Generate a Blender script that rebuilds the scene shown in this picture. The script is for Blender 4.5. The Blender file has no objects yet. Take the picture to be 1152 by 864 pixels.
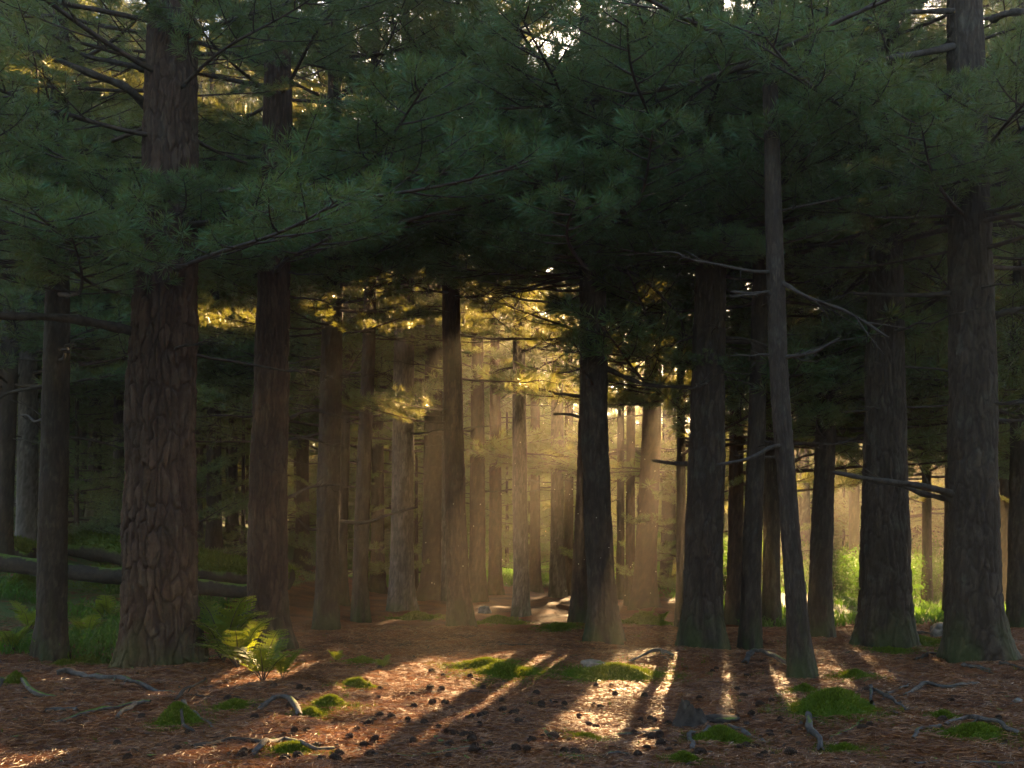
import bpy, math, random
import numpy as np
from mathutils import Vector, Matrix, Euler

# ------------------------------------------------------------------ basics
scene = bpy.context.scene
COL = scene.collection
random.seed(7)
RNG = np.random.default_rng(11)
F_PX, CX, HY, CAM_H = 1235.0, 576.0, 600.0, 1.4      # focal length, centre column, horizon row, eye height
SUN_AZ, SUN_EL = math.radians(11.0), math.radians(18.0)
SUN = Vector((math.sin(SUN_AZ) * math.cos(SUN_EL), math.cos(SUN_AZ) * math.cos(SUN_EL), math.sin(SUN_EL)))
COT = 1.0 / math.tan(SUN_EL)


def _hash(ix, iy, iz, seed):
    n = (ix.astype(np.int64) * 374761393 + iy.astype(np.int64) * 668265263 + iz.astype(np.int64) * 2147483647 + seed * 144665) & 0xffffffff
    n = ((n ^ (n >> 13)) * 1274126177) & 0xffffffff
    n = n ^ (n >> 16)
    return (n & 0xffffff).astype(np.float64) / float(0xffffff)


def vnoise(x, y, z=0.0, seed=0):
    x, y, z = np.broadcast_arrays(np.asarray(x, float), np.asarray(y, float), np.asarray(z, float))
    x0, y0, z0 = np.floor(x), np.floor(y), np.floor(z)
    fx, fy, fz = x - x0, y - y0, z - z0
    fx, fy, fz = [f * f * (3 - 2 * f) for f in (fx, fy, fz)]
    r = 0
    for a in (0, 1):
        for b in (0, 1):
            for c in (0, 1):
                w = (fx if a else 1 - fx) * (fy if b else 1 - fy) * (fz if c else 1 - fz)
                r = r + w * _hash(x0 + a, y0 + b, z0 + c, seed)
    return r * 2 - 1


def fbm(x, y, z=0.0, seed=0, octv=3):
    r, a, f = 0, 1.0, 1.0
    for i in range(octv):
        r = r + a * vnoise(x * f, y * f, z * f, seed + i * 17)
        a *= 0.5
        f *= 2.03
    return r


def sstep(a, b, x):
    t = np.clip((np.asarray(x, float) - a) / (b - a), 0, 1)
    return t * t * (3 - 2 * t)


# tree bases that lift the ground a little: x, y, radius, lift (filled from the tree list below)
LIFTS = []


def ground_h(x, y):
    x = np.asarray(x, float)
    y = np.asarray(y, float)
    h = 0.06 * fbm(x * 0.65, y * 0.65, 0, 3, 3) + 0.027 * fbm(x * 3.1, y * 3.1, 0, 9, 2)
    h = h + 1.75 * sstep(13.5, 28, y) * sstep(-2.5, -9.5, x) * (1 - 0.15 * sstep(40, 80, y))
    h = h + 0.35 * sstep(24, 34, y) * sstep(-4, -1, x) * sstep(9, 4, x)
    h = h - 0.25 * sstep(16, 24, y) * sstep(5, 9, x)
    h = h + 0.12 * fbm(x * 0.16 + 5, y * 0.16, 0, 21, 2) * sstep(15, 30, y)
    for (lx, ly, lr, lh) in LIFTS:
        d2 = ((x - lx) ** 2 + (y - ly) ** 2) / (lr * lr)
        h = h + lh * np.exp(-d2)
    return h


def gz(x, y):
    return float(ground_h(np.array([x]), np.array([y]))[0])


YS = np.arange(4.5, 90, 0.03)


def pix(px, py):
    """the ground point seen at that place of the photograph"""
    X = (px - CX) / F_PX * YS
    below = CAM_H - (py - HY) / F_PX * YS <= ground_h(X, YS)
    k = int(np.argmax(below)) if below.any() else 1850
    return float(X[k]), float(YS[k])


def at(px, py, Y):
    return np.array([(px - CX) / F_PX * Y, Y, CAM_H - (py - HY) / F_PX * Y])


# ------------------------------------------------------------------ object helpers
def mesh_np(name, V, faces, mats=None, midx=None, smooth=False, attrs=None):
    """V: n x 3; faces: list of arrays (m x k); midx: material index per array"""
    me = bpy.data.meshes.new(name)
    V = np.ascontiguousarray(V, dtype=np.float32)
    me.vertices.add(len(V))
    me.vertices.foreach_set('co', V.ravel())
    loops = np.concatenate([np.asarray(f, np.int32).ravel() for f in faces])
    tot = np.concatenate([np.full(len(f), np.asarray(f).shape[1], np.int32) for f in faces])
    start = np.concatenate([[0], np.cumsum(tot)[:-1]]).astype(np.int32)
    me.loops.add(len(loops))
    me.loops.foreach_set('vertex_index', loops)
    me.polygons.add(len(tot))
    me.polygons.foreach_set('loop_start', start)
    me.polygons.foreach_set('loop_total', tot)
    if midx is not None:
        mi = np.concatenate([np.full(len(f), k, np.int32) for f, k in zip(faces, midx)])
        me.polygons.foreach_set('material_index', mi)
    sm = np.zeros(len(tot), dtype=bool)
    if smooth is True:
        sm[:] = True
    elif isinstance(smooth, (list, tuple)):
        sm = np.concatenate([np.full(len(f), bool(k)) for f, k in zip(faces, smooth)])
    me.polygons.foreach_set('use_smooth', sm)
    for m in (mats or []):
        me.materials.append(m)
    for k, a in (attrs or {}).items():
        at_ = me.attributes.new(k, 'FLOAT', 'POINT')
        at_.data.foreach_set('value', np.ascontiguousarray(a, dtype=np.float32))
    me.update(calc_edges=True)
    return me


def link(name, me, parent=None, loc=None):
    o = bpy.data.objects.new(name, me)
    COL.objects.link(o)
    if parent is not None:
        o.parent = parent
    if loc is not None:
        o.location = loc
    return o


def tag(o, label=None, cat=None, group=None, kind=None):
    if label:
        o['label'] = label
    if cat:
        o['category'] = cat
    if group:
        o['group'] = group
    if kind:
        o['kind'] = kind
    return o


class Acc:
    """collects vertices and faces of several pieces into one mesh"""
    def __init__(s):
        s.V, s.F, s.n = [], {}, 0

    def add(s, V, F, slot=0):
        V = np.asarray(V, float)
        F = np.asarray(F, np.int64)
        s.V.append(V)
        s.F.setdefault((slot, F.shape[1]), []).append(F + s.n)
        s.n += len(V)

    def mesh(s, name, mats, smooth=(0,)):
        keys = sorted(s.F)
        return mesh_np(name, np.concatenate(s.V), [np.concatenate(s.F[k]) for k in keys], mats,
                       [k[0] for k in keys], [k[0] in smooth for k in keys])


def tube(P, R, n=6, cap=True, squash=1.0, rough=0.0, seed=0):
    P = np.asarray(P, float)
    R = np.asarray(R, float)
    m = len(P)
    T = np.gradient(P, axis=0)
    T /= np.linalg.norm(T, axis=1)[:, None] + 1e-9
    up = np.array([0, 0, 1.0]) if abs(T[:, 2]).mean() < 0.8 else np.array([1.0, 0, 0])
    A = np.cross(T, up)
    A /= np.linalg.norm(A, axis=1)[:, None] + 1e-9
    B = np.cross(A, T)
    th = np.arange(n) / n * 2 * math.pi
    rr = R[:, None] * np.ones(n)[None]
    if rough:
        ii, jj = np.meshgrid(np.arange(m), np.arange(n), indexing='ij')
        rr = rr * (1 + rough * fbm(ii * 0.35, np.cos(th)[jj] * 1.5, np.sin(th)[jj] * 1.5, seed, 2))
    V = P[:, None, :] + (np.cos(th)[None, :, None] * A[:, None] + np.sin(th)[None, :, None] * B[:, None] * squash) * rr[:, :, None]
    i, j = np.meshgrid(np.arange(m - 1), np.arange(n), indexing='ij')
    a = i * n + j
    b = i * n + (j + 1) % n
    F = np.stack([a, b, b + n, a + n], -1).reshape(-1, 4)
    return V.reshape(-1, 3), F


def smooth_line(P, m):
    """Catmull-Rom through the points, m samples"""
    P = np.asarray(P, float)
    k = len(P)
    if k < 3:
        t = np.linspace(0, 1, m)[:, None]
        return P[0] * (1 - t) + P[-1] * t
    Q = np.vstack([2 * P[0] - P[1], P, 2 * P[-1] - P[-2]])
    u = np.linspace(0, k - 1 - 1e-6, m)
    i = u.astype(int)
    t = (u - i)[:, None]
    p0, p1, p2, p3 = Q[i], Q[i + 1], Q[i + 2], Q[i + 3]
    return 0.5 * (2 * p1 + (p2 - p0) * t + (2 * p0 - 5 * p1 + 4 * p2 - p3) * t ** 2 + (3 * p1 - p0 - 3 * p2 + p3) * t ** 3)


# ------------------------------------------------------------------ materials
def new_mat(name):
    m = bpy.data.materials.new(name)
    m.use_nodes = True
    nt = m.node_tree
    nt.nodes.clear()
    out = nt.nodes.new('ShaderNodeOutputMaterial')
    return m, nt, out


def N(nt, typ, **kw):
    n = nt.nodes.new(typ)
    for k, v in kw.items():
        if hasattr(n, k) and k not in n.inputs:
            setattr(n, k, v)
        else:
            n.inputs[k].default_value = v
    return n


def ramp(nt, fac, stops):
    r = nt.nodes.new('ShaderNodeValToRGB')
    e = r.color_ramp.elements
    while len(e) < len(stops):
        e.new(0.5)
    for el, (p, c) in zip(e, stops):
        el.position = p
        el.color = (*c, 1)
    nt.links.new(fac, r.inputs['Fac'])
    return r.outputs['Color']


def mixc(nt, fac, a, b, mode='MIX'):
    m = nt.nodes.new('ShaderNodeMix')
    m.data_type = 'RGBA'
    m.blend_type = mode
    L = nt.links.new
    for sock, v in ((m.inputs[0], fac), (m.inputs[6], a), (m.inputs[7], b)):
        if isinstance(v, (int, float)):
            sock.default_value = v
        elif isinstance(v, tuple):
            sock.default_value = (*v, 1)
        else:
            L(v, sock)
    return m.outputs[2]


def mapped(nt, scale, src='Object'):
    tc = nt.nodes.new('ShaderNodeTexCoord')
    mp = nt.nodes.new('ShaderNodeMapping')
    mp.inputs['Scale'].default_value = scale
    nt.links.new(tc.outputs[src], mp.inputs['Vector'])
    return mp.outputs['Vector']


def noise(nt, vec, scale, detail=5, rough=0.6):
    n = nt.nodes.new('ShaderNodeTexNoise')
    n.inputs['Scale'].default_value = scale
    n.inputs['Detail'].default_value = detail
    n.inputs['Roughness'].default_value = rough
    nt.links.new(vec, n.inputs['Vector'])
    return n.outputs['Fac']


def attr(nt, name):
    a = nt.nodes.new('ShaderNodeAttribute')
    a.attribute_name = name
    return a.outputs['Fac']


def bark_mat(name, dark, mid, light, gap, lichen=0.25):
    m, nt, out = new_mat(name)
    L = nt.links.new
    v = mapped(nt, (1, 1, 0.3))
    n1 = noise(nt, v, 9, 6, 0.65)
    n2 = noise(nt, v, 55, 5, 0.7)
    c = ramp(nt, n1, [(0.3, dark), (0.5, mid), (0.72, light)])
    c2 = ramp(nt, n2, [(0.3, tuple(x * 0.6 for x in mid)), (0.7, tuple(min(1, x * 1.5) for x in mid))])
    c = mixc(nt, 0.45, c, c2)
    v2 = mapped(nt, (1, 1, 0.7))
    n3 = noise(nt, v2, 3.2, 4, 0.7)
    lf = ramp(nt, n3, [(0.56, (0, 0, 0)), (0.7, (lichen,) * 3)])
    c = mixc(nt, lf, c, (0.13, 0.14, 0.11))
    tn = ramp(nt, attr(nt, 'tone'), [(0.0, (0.62, 0.6, 0.58)), (0.5, (0.95, 0.93, 0.9)), (1.0, (1.4, 1.38, 1.36))])
    c = mixc(nt, 1.0, c, tn, 'MULTIPLY')
    c = mixc(nt, attr(nt, 'crack'), gap, c)
    # moss on the foot of the trunk
    c = mixc(nt, attr(nt, 'moss'), c, (0.045, 0.07, 0.012))
    b = nt.nodes.new('ShaderNodeBsdfPrincipled')
    b.inputs['Roughness'].default_value = 0.92
    b.inputs['Specular IOR Level'].default_value = 0.25
    L(c, b.inputs['Base Color'])
    bu = nt.nodes.new('ShaderNodeBump')
    bu.inputs['Strength'].default_value = 0.7
    bu.inputs['Distance'].default_value = 0.012
    L(n2, bu.inputs['Height'])
    L(bu.outputs[0], b.inputs['Normal'])
    L(b.outputs[0], out.inputs['Surface'])
    return m


def leaf_mat(name, c1, c2, trans, tfac=0.45, rough=0.5, spec=0.3):
    m, nt, out = new_mat(name)
    L = nt.links.new
    g = nt.nodes.new('ShaderNodeNewGeometry')
    cm = tuple(a * 0.6 + b * 0.4 for a, b in zip(c1, c2))
    c = ramp(nt, g.outputs['Random Per Island'], [(0.0, c1), (0.6, cm), (1.0, c2)])
    t = mixc(nt, 0.35, trans, c)
    b = nt.nodes.new('ShaderNodeBsdfPrincipled')
    b.inputs['Roughness'].default_value = rough
    b.inputs['Specular IOR Level'].default_value = spec
    L(c, b.inputs['Base Color'])
    tr = nt.nodes.new('ShaderNodeBsdfTranslucent')
    L(t, tr.inputs['Color'])
    mx = nt.nodes.new('ShaderNodeMixShader')
    mx.inputs[0].default_value = tfac
    L(b.outputs[0], mx.inputs[1])
    L(tr.outputs[0], mx.inputs[2])
    L(mx.outputs[0], out.inputs['Surface'])
    return m


def wood_mat(name, dark, light, moss=0.0, scale=(1, 1, 1)):
    """grey dead wood, roots and twigs; moss grows on what faces up"""
    m, nt, out = new_mat(name)
    L = nt.links.new
    v = mapped(nt, scale)
    n1 = noise(nt, v, 14, 5, 0.65)
    c = ramp(nt, n1, [(0.32, dark), (0.7, light)])
    if moss:
        n2 = noise(nt, v, 3.5, 4, 0.65)
        g = nt.nodes.new('ShaderNodeNewGeometry')
        sx = nt.nodes.new('ShaderNodeSeparateXYZ')
        L(g.outputs['Normal'], sx.inputs[0])
        mul = nt.nodes.new('ShaderNodeMath')
        mul.operation = 'MULTIPLY'
        L(n2, mul.inputs[0])
        zz = nt.nodes.new('ShaderNodeMath')                 # thick moss also hangs down the sides
        zz.operation = 'MULTIPLY_ADD'
        L(sx.outputs['Z'], zz.inputs[0])
        zz.inputs[1].default_value = 0.6 if moss > 0.7 else 1.0
        zz.inputs[2].default_value = 0.45 if moss > 0.7 else 0.0
        L(zz.outputs[0], mul.inputs[1])
        f = ramp(nt, mul.outputs[0], [(0.62 - moss * 0.5, (0, 0, 0)), (0.72 - moss * 0.5, (1, 1, 1))])
        n3 = noise(nt, v, 70, 3, 0.6)
        mc = ramp(nt, n3, [(0.3, (0.045, 0.08, 0.008)), (0.7, (0.11, 0.165, 0.018))])
        c = mixc(nt, f, c, mc)
    b = nt.nodes.new('ShaderNodeBsdfPrincipled')
    b.inputs['Roughness'].default_value = 0.9
    b.inputs['Specular IOR Level'].default_value = 0.25
    L(c, b.inputs['Base Color'])
    bu = nt.nodes.new('ShaderNodeBump')
    bu.inputs['Strength'].default_value = 0.8
    bu.inputs['Distance'].default_value = 0.01
    L(noise(nt, v, 45, 5, 0.7), bu.inputs['Height'])
    L(bu.outputs[0], b.inputs['Normal'])
    L(b.outputs[0], out.inputs['Surface'])
    return m


M_BARK = bark_mat('pine_bark', (0.022, 0.015, 0.01), (0.042, 0.029, 0.02), (0.082, 0.065, 0.049), (0.028, 0.019, 0.015))
M_BARK_RED = bark_mat('red_pine_bark', (0.033, 0.018, 0.011), (0.058, 0.032, 0.02), (0.094, 0.067, 0.048), (0.03, 0.015, 0.011), 0.15)
M_BARK_GREY = bark_mat('grey_pine_bark', (0.055, 0.044, 0.036), (0.1, 0.083, 0.07), (0.17, 0.152, 0.135), (0.03, 0.023, 0.019), 0.3)
M_TWIG = wood_mat('pine_twig', (0.03, 0.02, 0.015), (0.085, 0.06, 0.045))
M_NEEDLE = leaf_mat('pine_needles', (0.006, 0.044, 0.019), (0.042, 0.2, 0.084), (0.46, 0.38, 0.045), 0.42, 0.38, 0.5)
M_LEAF = leaf_mat('shrub_leaves', (0.025, 0.08, 0.01), (0.065, 0.15, 0.016), (0.14, 0.26, 0.012), 0.5)
M_FERN = leaf_mat('fern_leaves', (0.03, 0.085, 0.012), (0.085, 0.16, 0.02), (0.36, 0.38, 0.02), 0.55)
M_GRASS = leaf_mat('grass_blades', (0.035, 0.1, 0.01), (0.08, 0.17, 0.02), (0.15, 0.28, 0.015), 0.5)
M_MOSS = leaf_mat('moss_tips', (0.055, 0.09, 0.006), (0.14, 0.19, 0.016), (0.16, 0.17, 0.01), 0.3, 0.8, 0.1)
M_LITTER = leaf_mat('dead_needles', (0.07, 0.022, 0.008), (0.36, 0.155, 0.056), (0.24, 0.1, 0.03), 0.15, 0.46, 0.42)
M_DEAD = wood_mat('dead_wood', (0.022, 0.016, 0.012), (0.075, 0.06, 0.048), 0.1)
M_ROOT = wood_mat('weathered_root', (0.03, 0.024, 0.02), (0.115, 0.1, 0.09), 0.22)
M_ROOT_MOSS = wood_mat('mossy_root', (0.04, 0.03, 0.025), (0.13, 0.11, 0.1), 0.5)
M_LOG = wood_mat('mossy_log_bark', (0.022, 0.015, 0.011), (0.06, 0.042, 0.03), 0.9)
M_LOG_DARK = wood_mat('dark_log_bark', (0.012, 0.008, 0.006), (0.036, 0.026, 0.018), 0.48)
M_ROTTEN = wood_mat('rotten_wood', (0.02, 0.014, 0.01), (0.062, 0.046, 0.034), 0.22)
M_CONE = wood_mat('pine_cone_scales', (0.022, 0.013, 0.009), (0.085, 0.05, 0.033))
M_STONE = wood_mat('mossy_stone', (0.09, 0.08, 0.07), (0.26, 0.235, 0.2), 0.25)


def ground_mat():
    m, nt, out = new_mat('forest_floor')
    L = nt.links.new
    v = mapped(nt, (1, 1, 1))
    a = noise(nt, v, 1.3, 5, 0.65)
    f = noise(nt, v, 45, 5, 0.75)
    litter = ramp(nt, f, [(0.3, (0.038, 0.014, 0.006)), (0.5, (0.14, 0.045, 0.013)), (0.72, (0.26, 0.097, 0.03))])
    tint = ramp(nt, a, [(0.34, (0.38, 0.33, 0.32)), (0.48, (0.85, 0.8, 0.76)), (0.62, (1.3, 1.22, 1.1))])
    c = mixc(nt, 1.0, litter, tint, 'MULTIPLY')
    g = noise(nt, v, 26, 4, 0.7)
    moss = ramp(nt, g, [(0.3, (0.03, 0.05, 0.008)), (0.7, (0.075, 0.1, 0.016))])
    n2 = noise(nt, v, 5.0, 4, 0.7)
    add = nt.nodes.new('ShaderNodeMath')
    add.operation = 'ADD'
    L(attr(nt, 'green'), add.inputs[0])
    L(n2, add.inputs[1])
    mf = ramp(nt, add.outputs[0], [(0.85, (0, 0, 0)), (1.05, (1, 1, 1))])
    c = mixc(nt, mf, c, moss)
    b = nt.nodes.new('ShaderNodeBsdfPrincipled')
    b.inputs['Roughness'].default_value = 0.85
    b.inputs['Specular IOR Level'].default_value = 0.22
    L(c, b.inputs['Base Color'])
    bu = nt.nodes.new('ShaderNodeBump')
    bu.inputs['Strength'].default_value = 0.9
    bu.inputs['Distance'].default_value = 0.02
    L(f, bu.inputs['Height'])
    L(bu.outputs[0], b.inputs['Normal'])
    L(b.outputs[0], out.inputs['Surface'])
    return m


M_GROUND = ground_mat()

# ------------------------------------------------------------------ where the sun comes through
def poly_in(P, x, y):
    inside = False
    n = len(P)
    for i in range(n):
        x1, y1 = P[i]
        x2, y2 = P[(i + 1) % n]
        if (y1 > y) != (y2 > y) and x < (x2 - x1) * (y - y1) / (y2 - y1) + x1:
            inside = not inside
    return inside


POOL = [pix(*p) for p in ((318, 786), (340, 758), (420, 748), (560, 740), (650, 735), (770, 735), (774, 760), (774, 790),
                          (765, 806), (735, 838), (520, 838), (400, 808))]
SPOTS = [(*pix(258, 750), 0.65), (*pix(300, 765), 0.5), (*pix(80, 762), 0.25), (-10.8, 29.5, 1.3), (-8.6, 31.0, 0.8),
         (*pix(1060, 712), 0.3)]


# foliage that the photograph shows golden: column, row, distance, radius
LIT = [(330, 362, 15.0, 0.45), (265, 368, 14.6, 0.45), (390, 348, 15.8, 0.4), (300, 372, 14.8, 0.4), (305, 112, 14.0, 0.45), (250, 120, 14.5, 0.4), (442, 466, 15.6, 0.45),
       (600, 405, 19.3, 0.8), (680, 405, 20.6, 0.75), (735, 375, 20.8, 0.9), (725, 470, 20.6, 0.6), (575, 345, 19.3, 0.7), (700, 325, 20.8, 0.75), (640, 340, 20.5, 0.6), (960, 535, 20.0, 0.6)]
LITG = []
for (a_, b_, Y_, r_) in LIT:
    q_ = ((a_ - CX) / F_PX * Y_, CAM_H - (b_ - HY) / F_PX * Y_)
    LITG.append((q_[0] - q_[1] * COT * math.sin(SUN_AZ), Y_ - q_[1] * COT * math.cos(SUN_AZ), Y_ + 0.35, r_))


def gap_at(p):
    """is this point in the way of the sun on its way to a place that the photograph shows lit?"""
    gx = p[0] - p[2] * COT * math.sin(SUN_AZ)
    gy = p[1] - p[2] * COT * math.cos(SUN_AZ)
    if poly_in(POOL, gx, gy):
        return True
    for sx, sy, ym, r in LITG:
        if p[1] > ym and ((gx - sx) / r) ** 2 + ((gy - sy) / (r * 1.7)) ** 2 < 1:
            return True
    for sx, sy, r in SPOTS:
        if ((gx - sx) / r) ** 2 + ((gy - sy) / (r * 1.8)) ** 2 < 1:
            return True
    if 17.5 + 1.0 * math.sin(gx * 1.3) < gy < 27 and 5.0 < gx < 10.5:      # the clearing
        return True
    if 29.5 < gy < 33.5 and -1.5 < gx < 3.5:
        return True
    return False


# ------------------------------------------------------------------ boughs
def needles_tuft(acc, base, d, n, length, width, rng, slot=1):
    d = d / (np.linalg.norm(d) + 1e-9)
    a = np.cross(d, [0.3, 0.2, 1.0])
    a /= np.linalg.norm(a) + 1e-9
    b = np.cross(d, a)
    ang = rng.uniform(0.25, 1.35, n) ** 1.0
    phi = rng.uniform(0, 2 * math.pi, n)
    dirs = np.cos(ang)[:, None] * d + np.sin(ang)[:, None] * (np.cos(phi)[:, None] * a + np.sin(phi)[:, None] * b)
    dirs[:, 2] -= 0.10
    dirs /= np.linalg.norm(dirs, axis=1)[:, None]
    s = base - d * (rng.uniform(0, 0.09, n) * length / 0.11)[:, None]
    Ln = length * rng.uniform(0.75, 1.15, n)
    tip = s + dirs * Ln[:, None]
    side = np.cross(dirs, rng.normal(size=(n, 3)))
    side /= np.linalg.norm(side, axis=1)[:, None] + 1e-9
    w = width * rng.uniform(0.8, 1.2, n)[:, None]
    mid = s + dirs * (Ln * 0.6)[:, None]
    mid[:, 2] -= 0.004
    V = np.stack([s - side * w * 0.35, mid - side * w * 0.5, tip, mid + side * w * 0.5], 1).reshape(-1, 3)
    i = np.arange(n)[:, None] * 4
    acc.add(V, np.concatenate([i, i + 1, i + 2, i + 3], 1), slot)


def make_bough(name, seed, L=2.8, nneedle=44, nlen=0.125, nwid=0.0065, step=0.085, tert=True, sides=5, split=True, spread=1.0):
    rng = np.random.default_rng(seed)
    wood, leaf = Acc(), Acc()
    m = 14
    t = np.linspace(0, 1, m)
    ph = rng.uniform(0, 6)
    axis = np.stack([L * t, 0.12 * L * np.sin(t * 2.3 + ph) * t, L * (-0.10 * t + 0.17 * t ** 2) + 0.03 * np.sin(t * 7 + ph)], 1)
    wood.add(*tube(axis, 0.024 * (1 - 0.85 * t) * L / 2.8 + 0.003, sides))
    tips = []

    def along(P, u):
        k = u * (len(P) - 1)
        i = min(int(k), len(P) - 2)
        return P[i] + (P[i + 1] - P[i]) * (k - i), (P[i + 1] - P[i]) / np.linalg.norm(P[i + 1] - P[i])

    u = 0.2
    sgn = 1
    while u < 0.99:
        p, d = along(axis, u)
        sgn = -sgn
        ln = spread * (0.42 * L * (1 - u) ** 0.75 * rng.uniform(0.6, 1.1) + 0.18)
        yaw = sgn * rng.uniform(0.6, 1.15)
        dd = np.array([d[0] * math.cos(yaw) - d[1] * math.sin(yaw), d[0] * math.sin(yaw) + d[1] * math.cos(yaw), rng.uniform(-0.12, 0.30)])
        tt = np.linspace(0, 1, 6)
        bend = rng.uniform(-0.2, 0.2)
        sec = p + dd * (tt * ln)[:, None] + np.array([0.22 * ln, 0, 0.16 * ln + 0]) * (tt ** 2)[:, None] + np.array([0, bend * ln, 0]) * (tt ** 2)[:, None]
        wood.add(*tube(sec, 0.008 * (1 - 0.75 * tt) + 0.002, 4))
        tips.append((sec[-1], sec[-1] - sec[-2]))
        if tert:
            v = 0.28
            s2 = 1
            while v < 0.97:
                q, e = along(sec, v)
                s2 = -s2
                l3 = rng.uniform(0.1, 0.26) * (1.15 - 0.5 * v)
                ya = s2 * rng.uniform(0.5, 1.1)
                ee = np.array([e[0] * math.cos(ya) - e[1] * math.sin(ya), e[0] * math.sin(ya) + e[1] * math.cos(ya), rng.uniform(0.0, 0.55)])
                q2 = q + ee * l3
                wood.add(*tube(np.array([q, q + ee * l3 * 0.5 + [0, 0, -0.01], q2]), [0.004, 0.0035, 0.003], 3))
                tips.append((q2, ee))
                if l3 > 0.17:
                    tips.append((q + ee * l3 * 0.55, ee))
                v += rng.uniform(0.7, 1.3) * 0.11 / max(ln, 0.3)
        else:
            for v in (0.4, 0.6, 0.8):
                q, e = along(sec, v)
                tips.append((q + rng.normal(size=3) * 0.08, e + rng.normal(size=3) * 0.5))
        u += step * rng.uniform(0.7, 1.3) * (0.55 if u > 0.5 else 1.0)
    tips.append((axis[-1], axis[-1] - axis[-2]))
    for p, d in tips:
        d = d / (np.linalg.norm(d) + 1e-9) + np.array([0, 0, 0.25])
        needles_tuft(leaf, p, d, int(nneedle * rng.uniform(0.75, 1.2)), nlen, nwid, rng, 0)
    if split:
        return wood.mesh(name, [M_TWIG]), leaf.mesh(name + '_needles', [M_NEEDLE], smooth=())
    for V in leaf.V:
        pass
    both = Acc()
    both.V, both.F, both.n = list(wood.V), {k: list(v) for k, v in wood.F.items()}, wood.n
    for (slot, k), fl in leaf.F.items():
        both.F.setdefault((1, k), []).extend([f + wood.n for f in fl])
    both.V += leaf.V
    both.n += leaf.n
    return both.mesh(name, [M_TWIG, M_NEEDLE]), None


NEAR_B = [make_bough('branch', 100 + i, L=2.7 + 0.12 * i, nneedle=46) for i in range(6)]
MID_B = [make_bough('bough', 200 + i, L=2.9 + 0.1 * i, nneedle=24, nlen=0.15, nwid=0.011, step=0.10, sides=4, split=False) for i in range(5)]
LOW_B = [make_bough('bough_low', 300 + i, L=3.0, nneedle=20, nlen=0.26, nwid=0.024, step=0.12, tert=False, sides=3, split=False, spread=1.1) for i in range(3)]


def dead_branch_mesh(seed, L):
    rng = np.random.default_rng(seed)
    acc = Acc()
    k = 7
    P = np.zeros((k, 3))
    P[:, 0] = np.linspace(0, L, k)
    P[1:, 1] = np.cumsum(rng.normal(0, 0.026 * L, k - 1))
    P[1:, 2] = np.cumsum(rng.normal(-0.014 * L, 0.016 * L, k - 1)) + 0.06 * L * (np.linspace(0, 1, k)[1:] ** 2) * rng.uniform(-0.6, 1.2)
    ax = smooth_line(P, 22)
    t = np.linspace(0, 1, 22)
    acc.add(*tube(ax, (0.017 * (1 - t) ** 0.8 + 0.003) * (0.7 + 0.2 * L), 6, rough=0.2, seed=seed))
    for j in range(int(3 + L * 2.2)):
        u = rng.uniform(0.25, 0.95)
        i = int(u * 20)
        d = ax[i + 1] - ax[i]
        d /= np.linalg.norm(d)
        yaw = rng.choice([-1, 1]) * rng.uniform(0.4, 1.2)
        e = np.array([d[0] * math.cos(yaw) - d[1] * math.sin(yaw), d[0] * math.sin(yaw) + d[1] * math.cos(yaw), rng.uniform(-0.35, 0.5)])
        l = rng.uniform(0.12, 0.4) * L * (1.1 - u)  + 0.08
        Q = [ax[i], ax[i] + e * l * 0.5 + rng.normal(size=3) * 0.03 * l, ax[i] + e * l + rng.normal(size=3) * 0.12 * l]
        q = smooth_line(Q, 7)
        acc.add(*tube(q, np.linspace(0.007, 0.0025, 7), 4))
    return acc.mesh('dead_branch', [M_DEAD])


DEADS = [dead_branch_mesh(400 + i, l) for i, l in enumerate((0.6, 0.9, 1.3, 1.7, 2.1, 2.5))]


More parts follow.
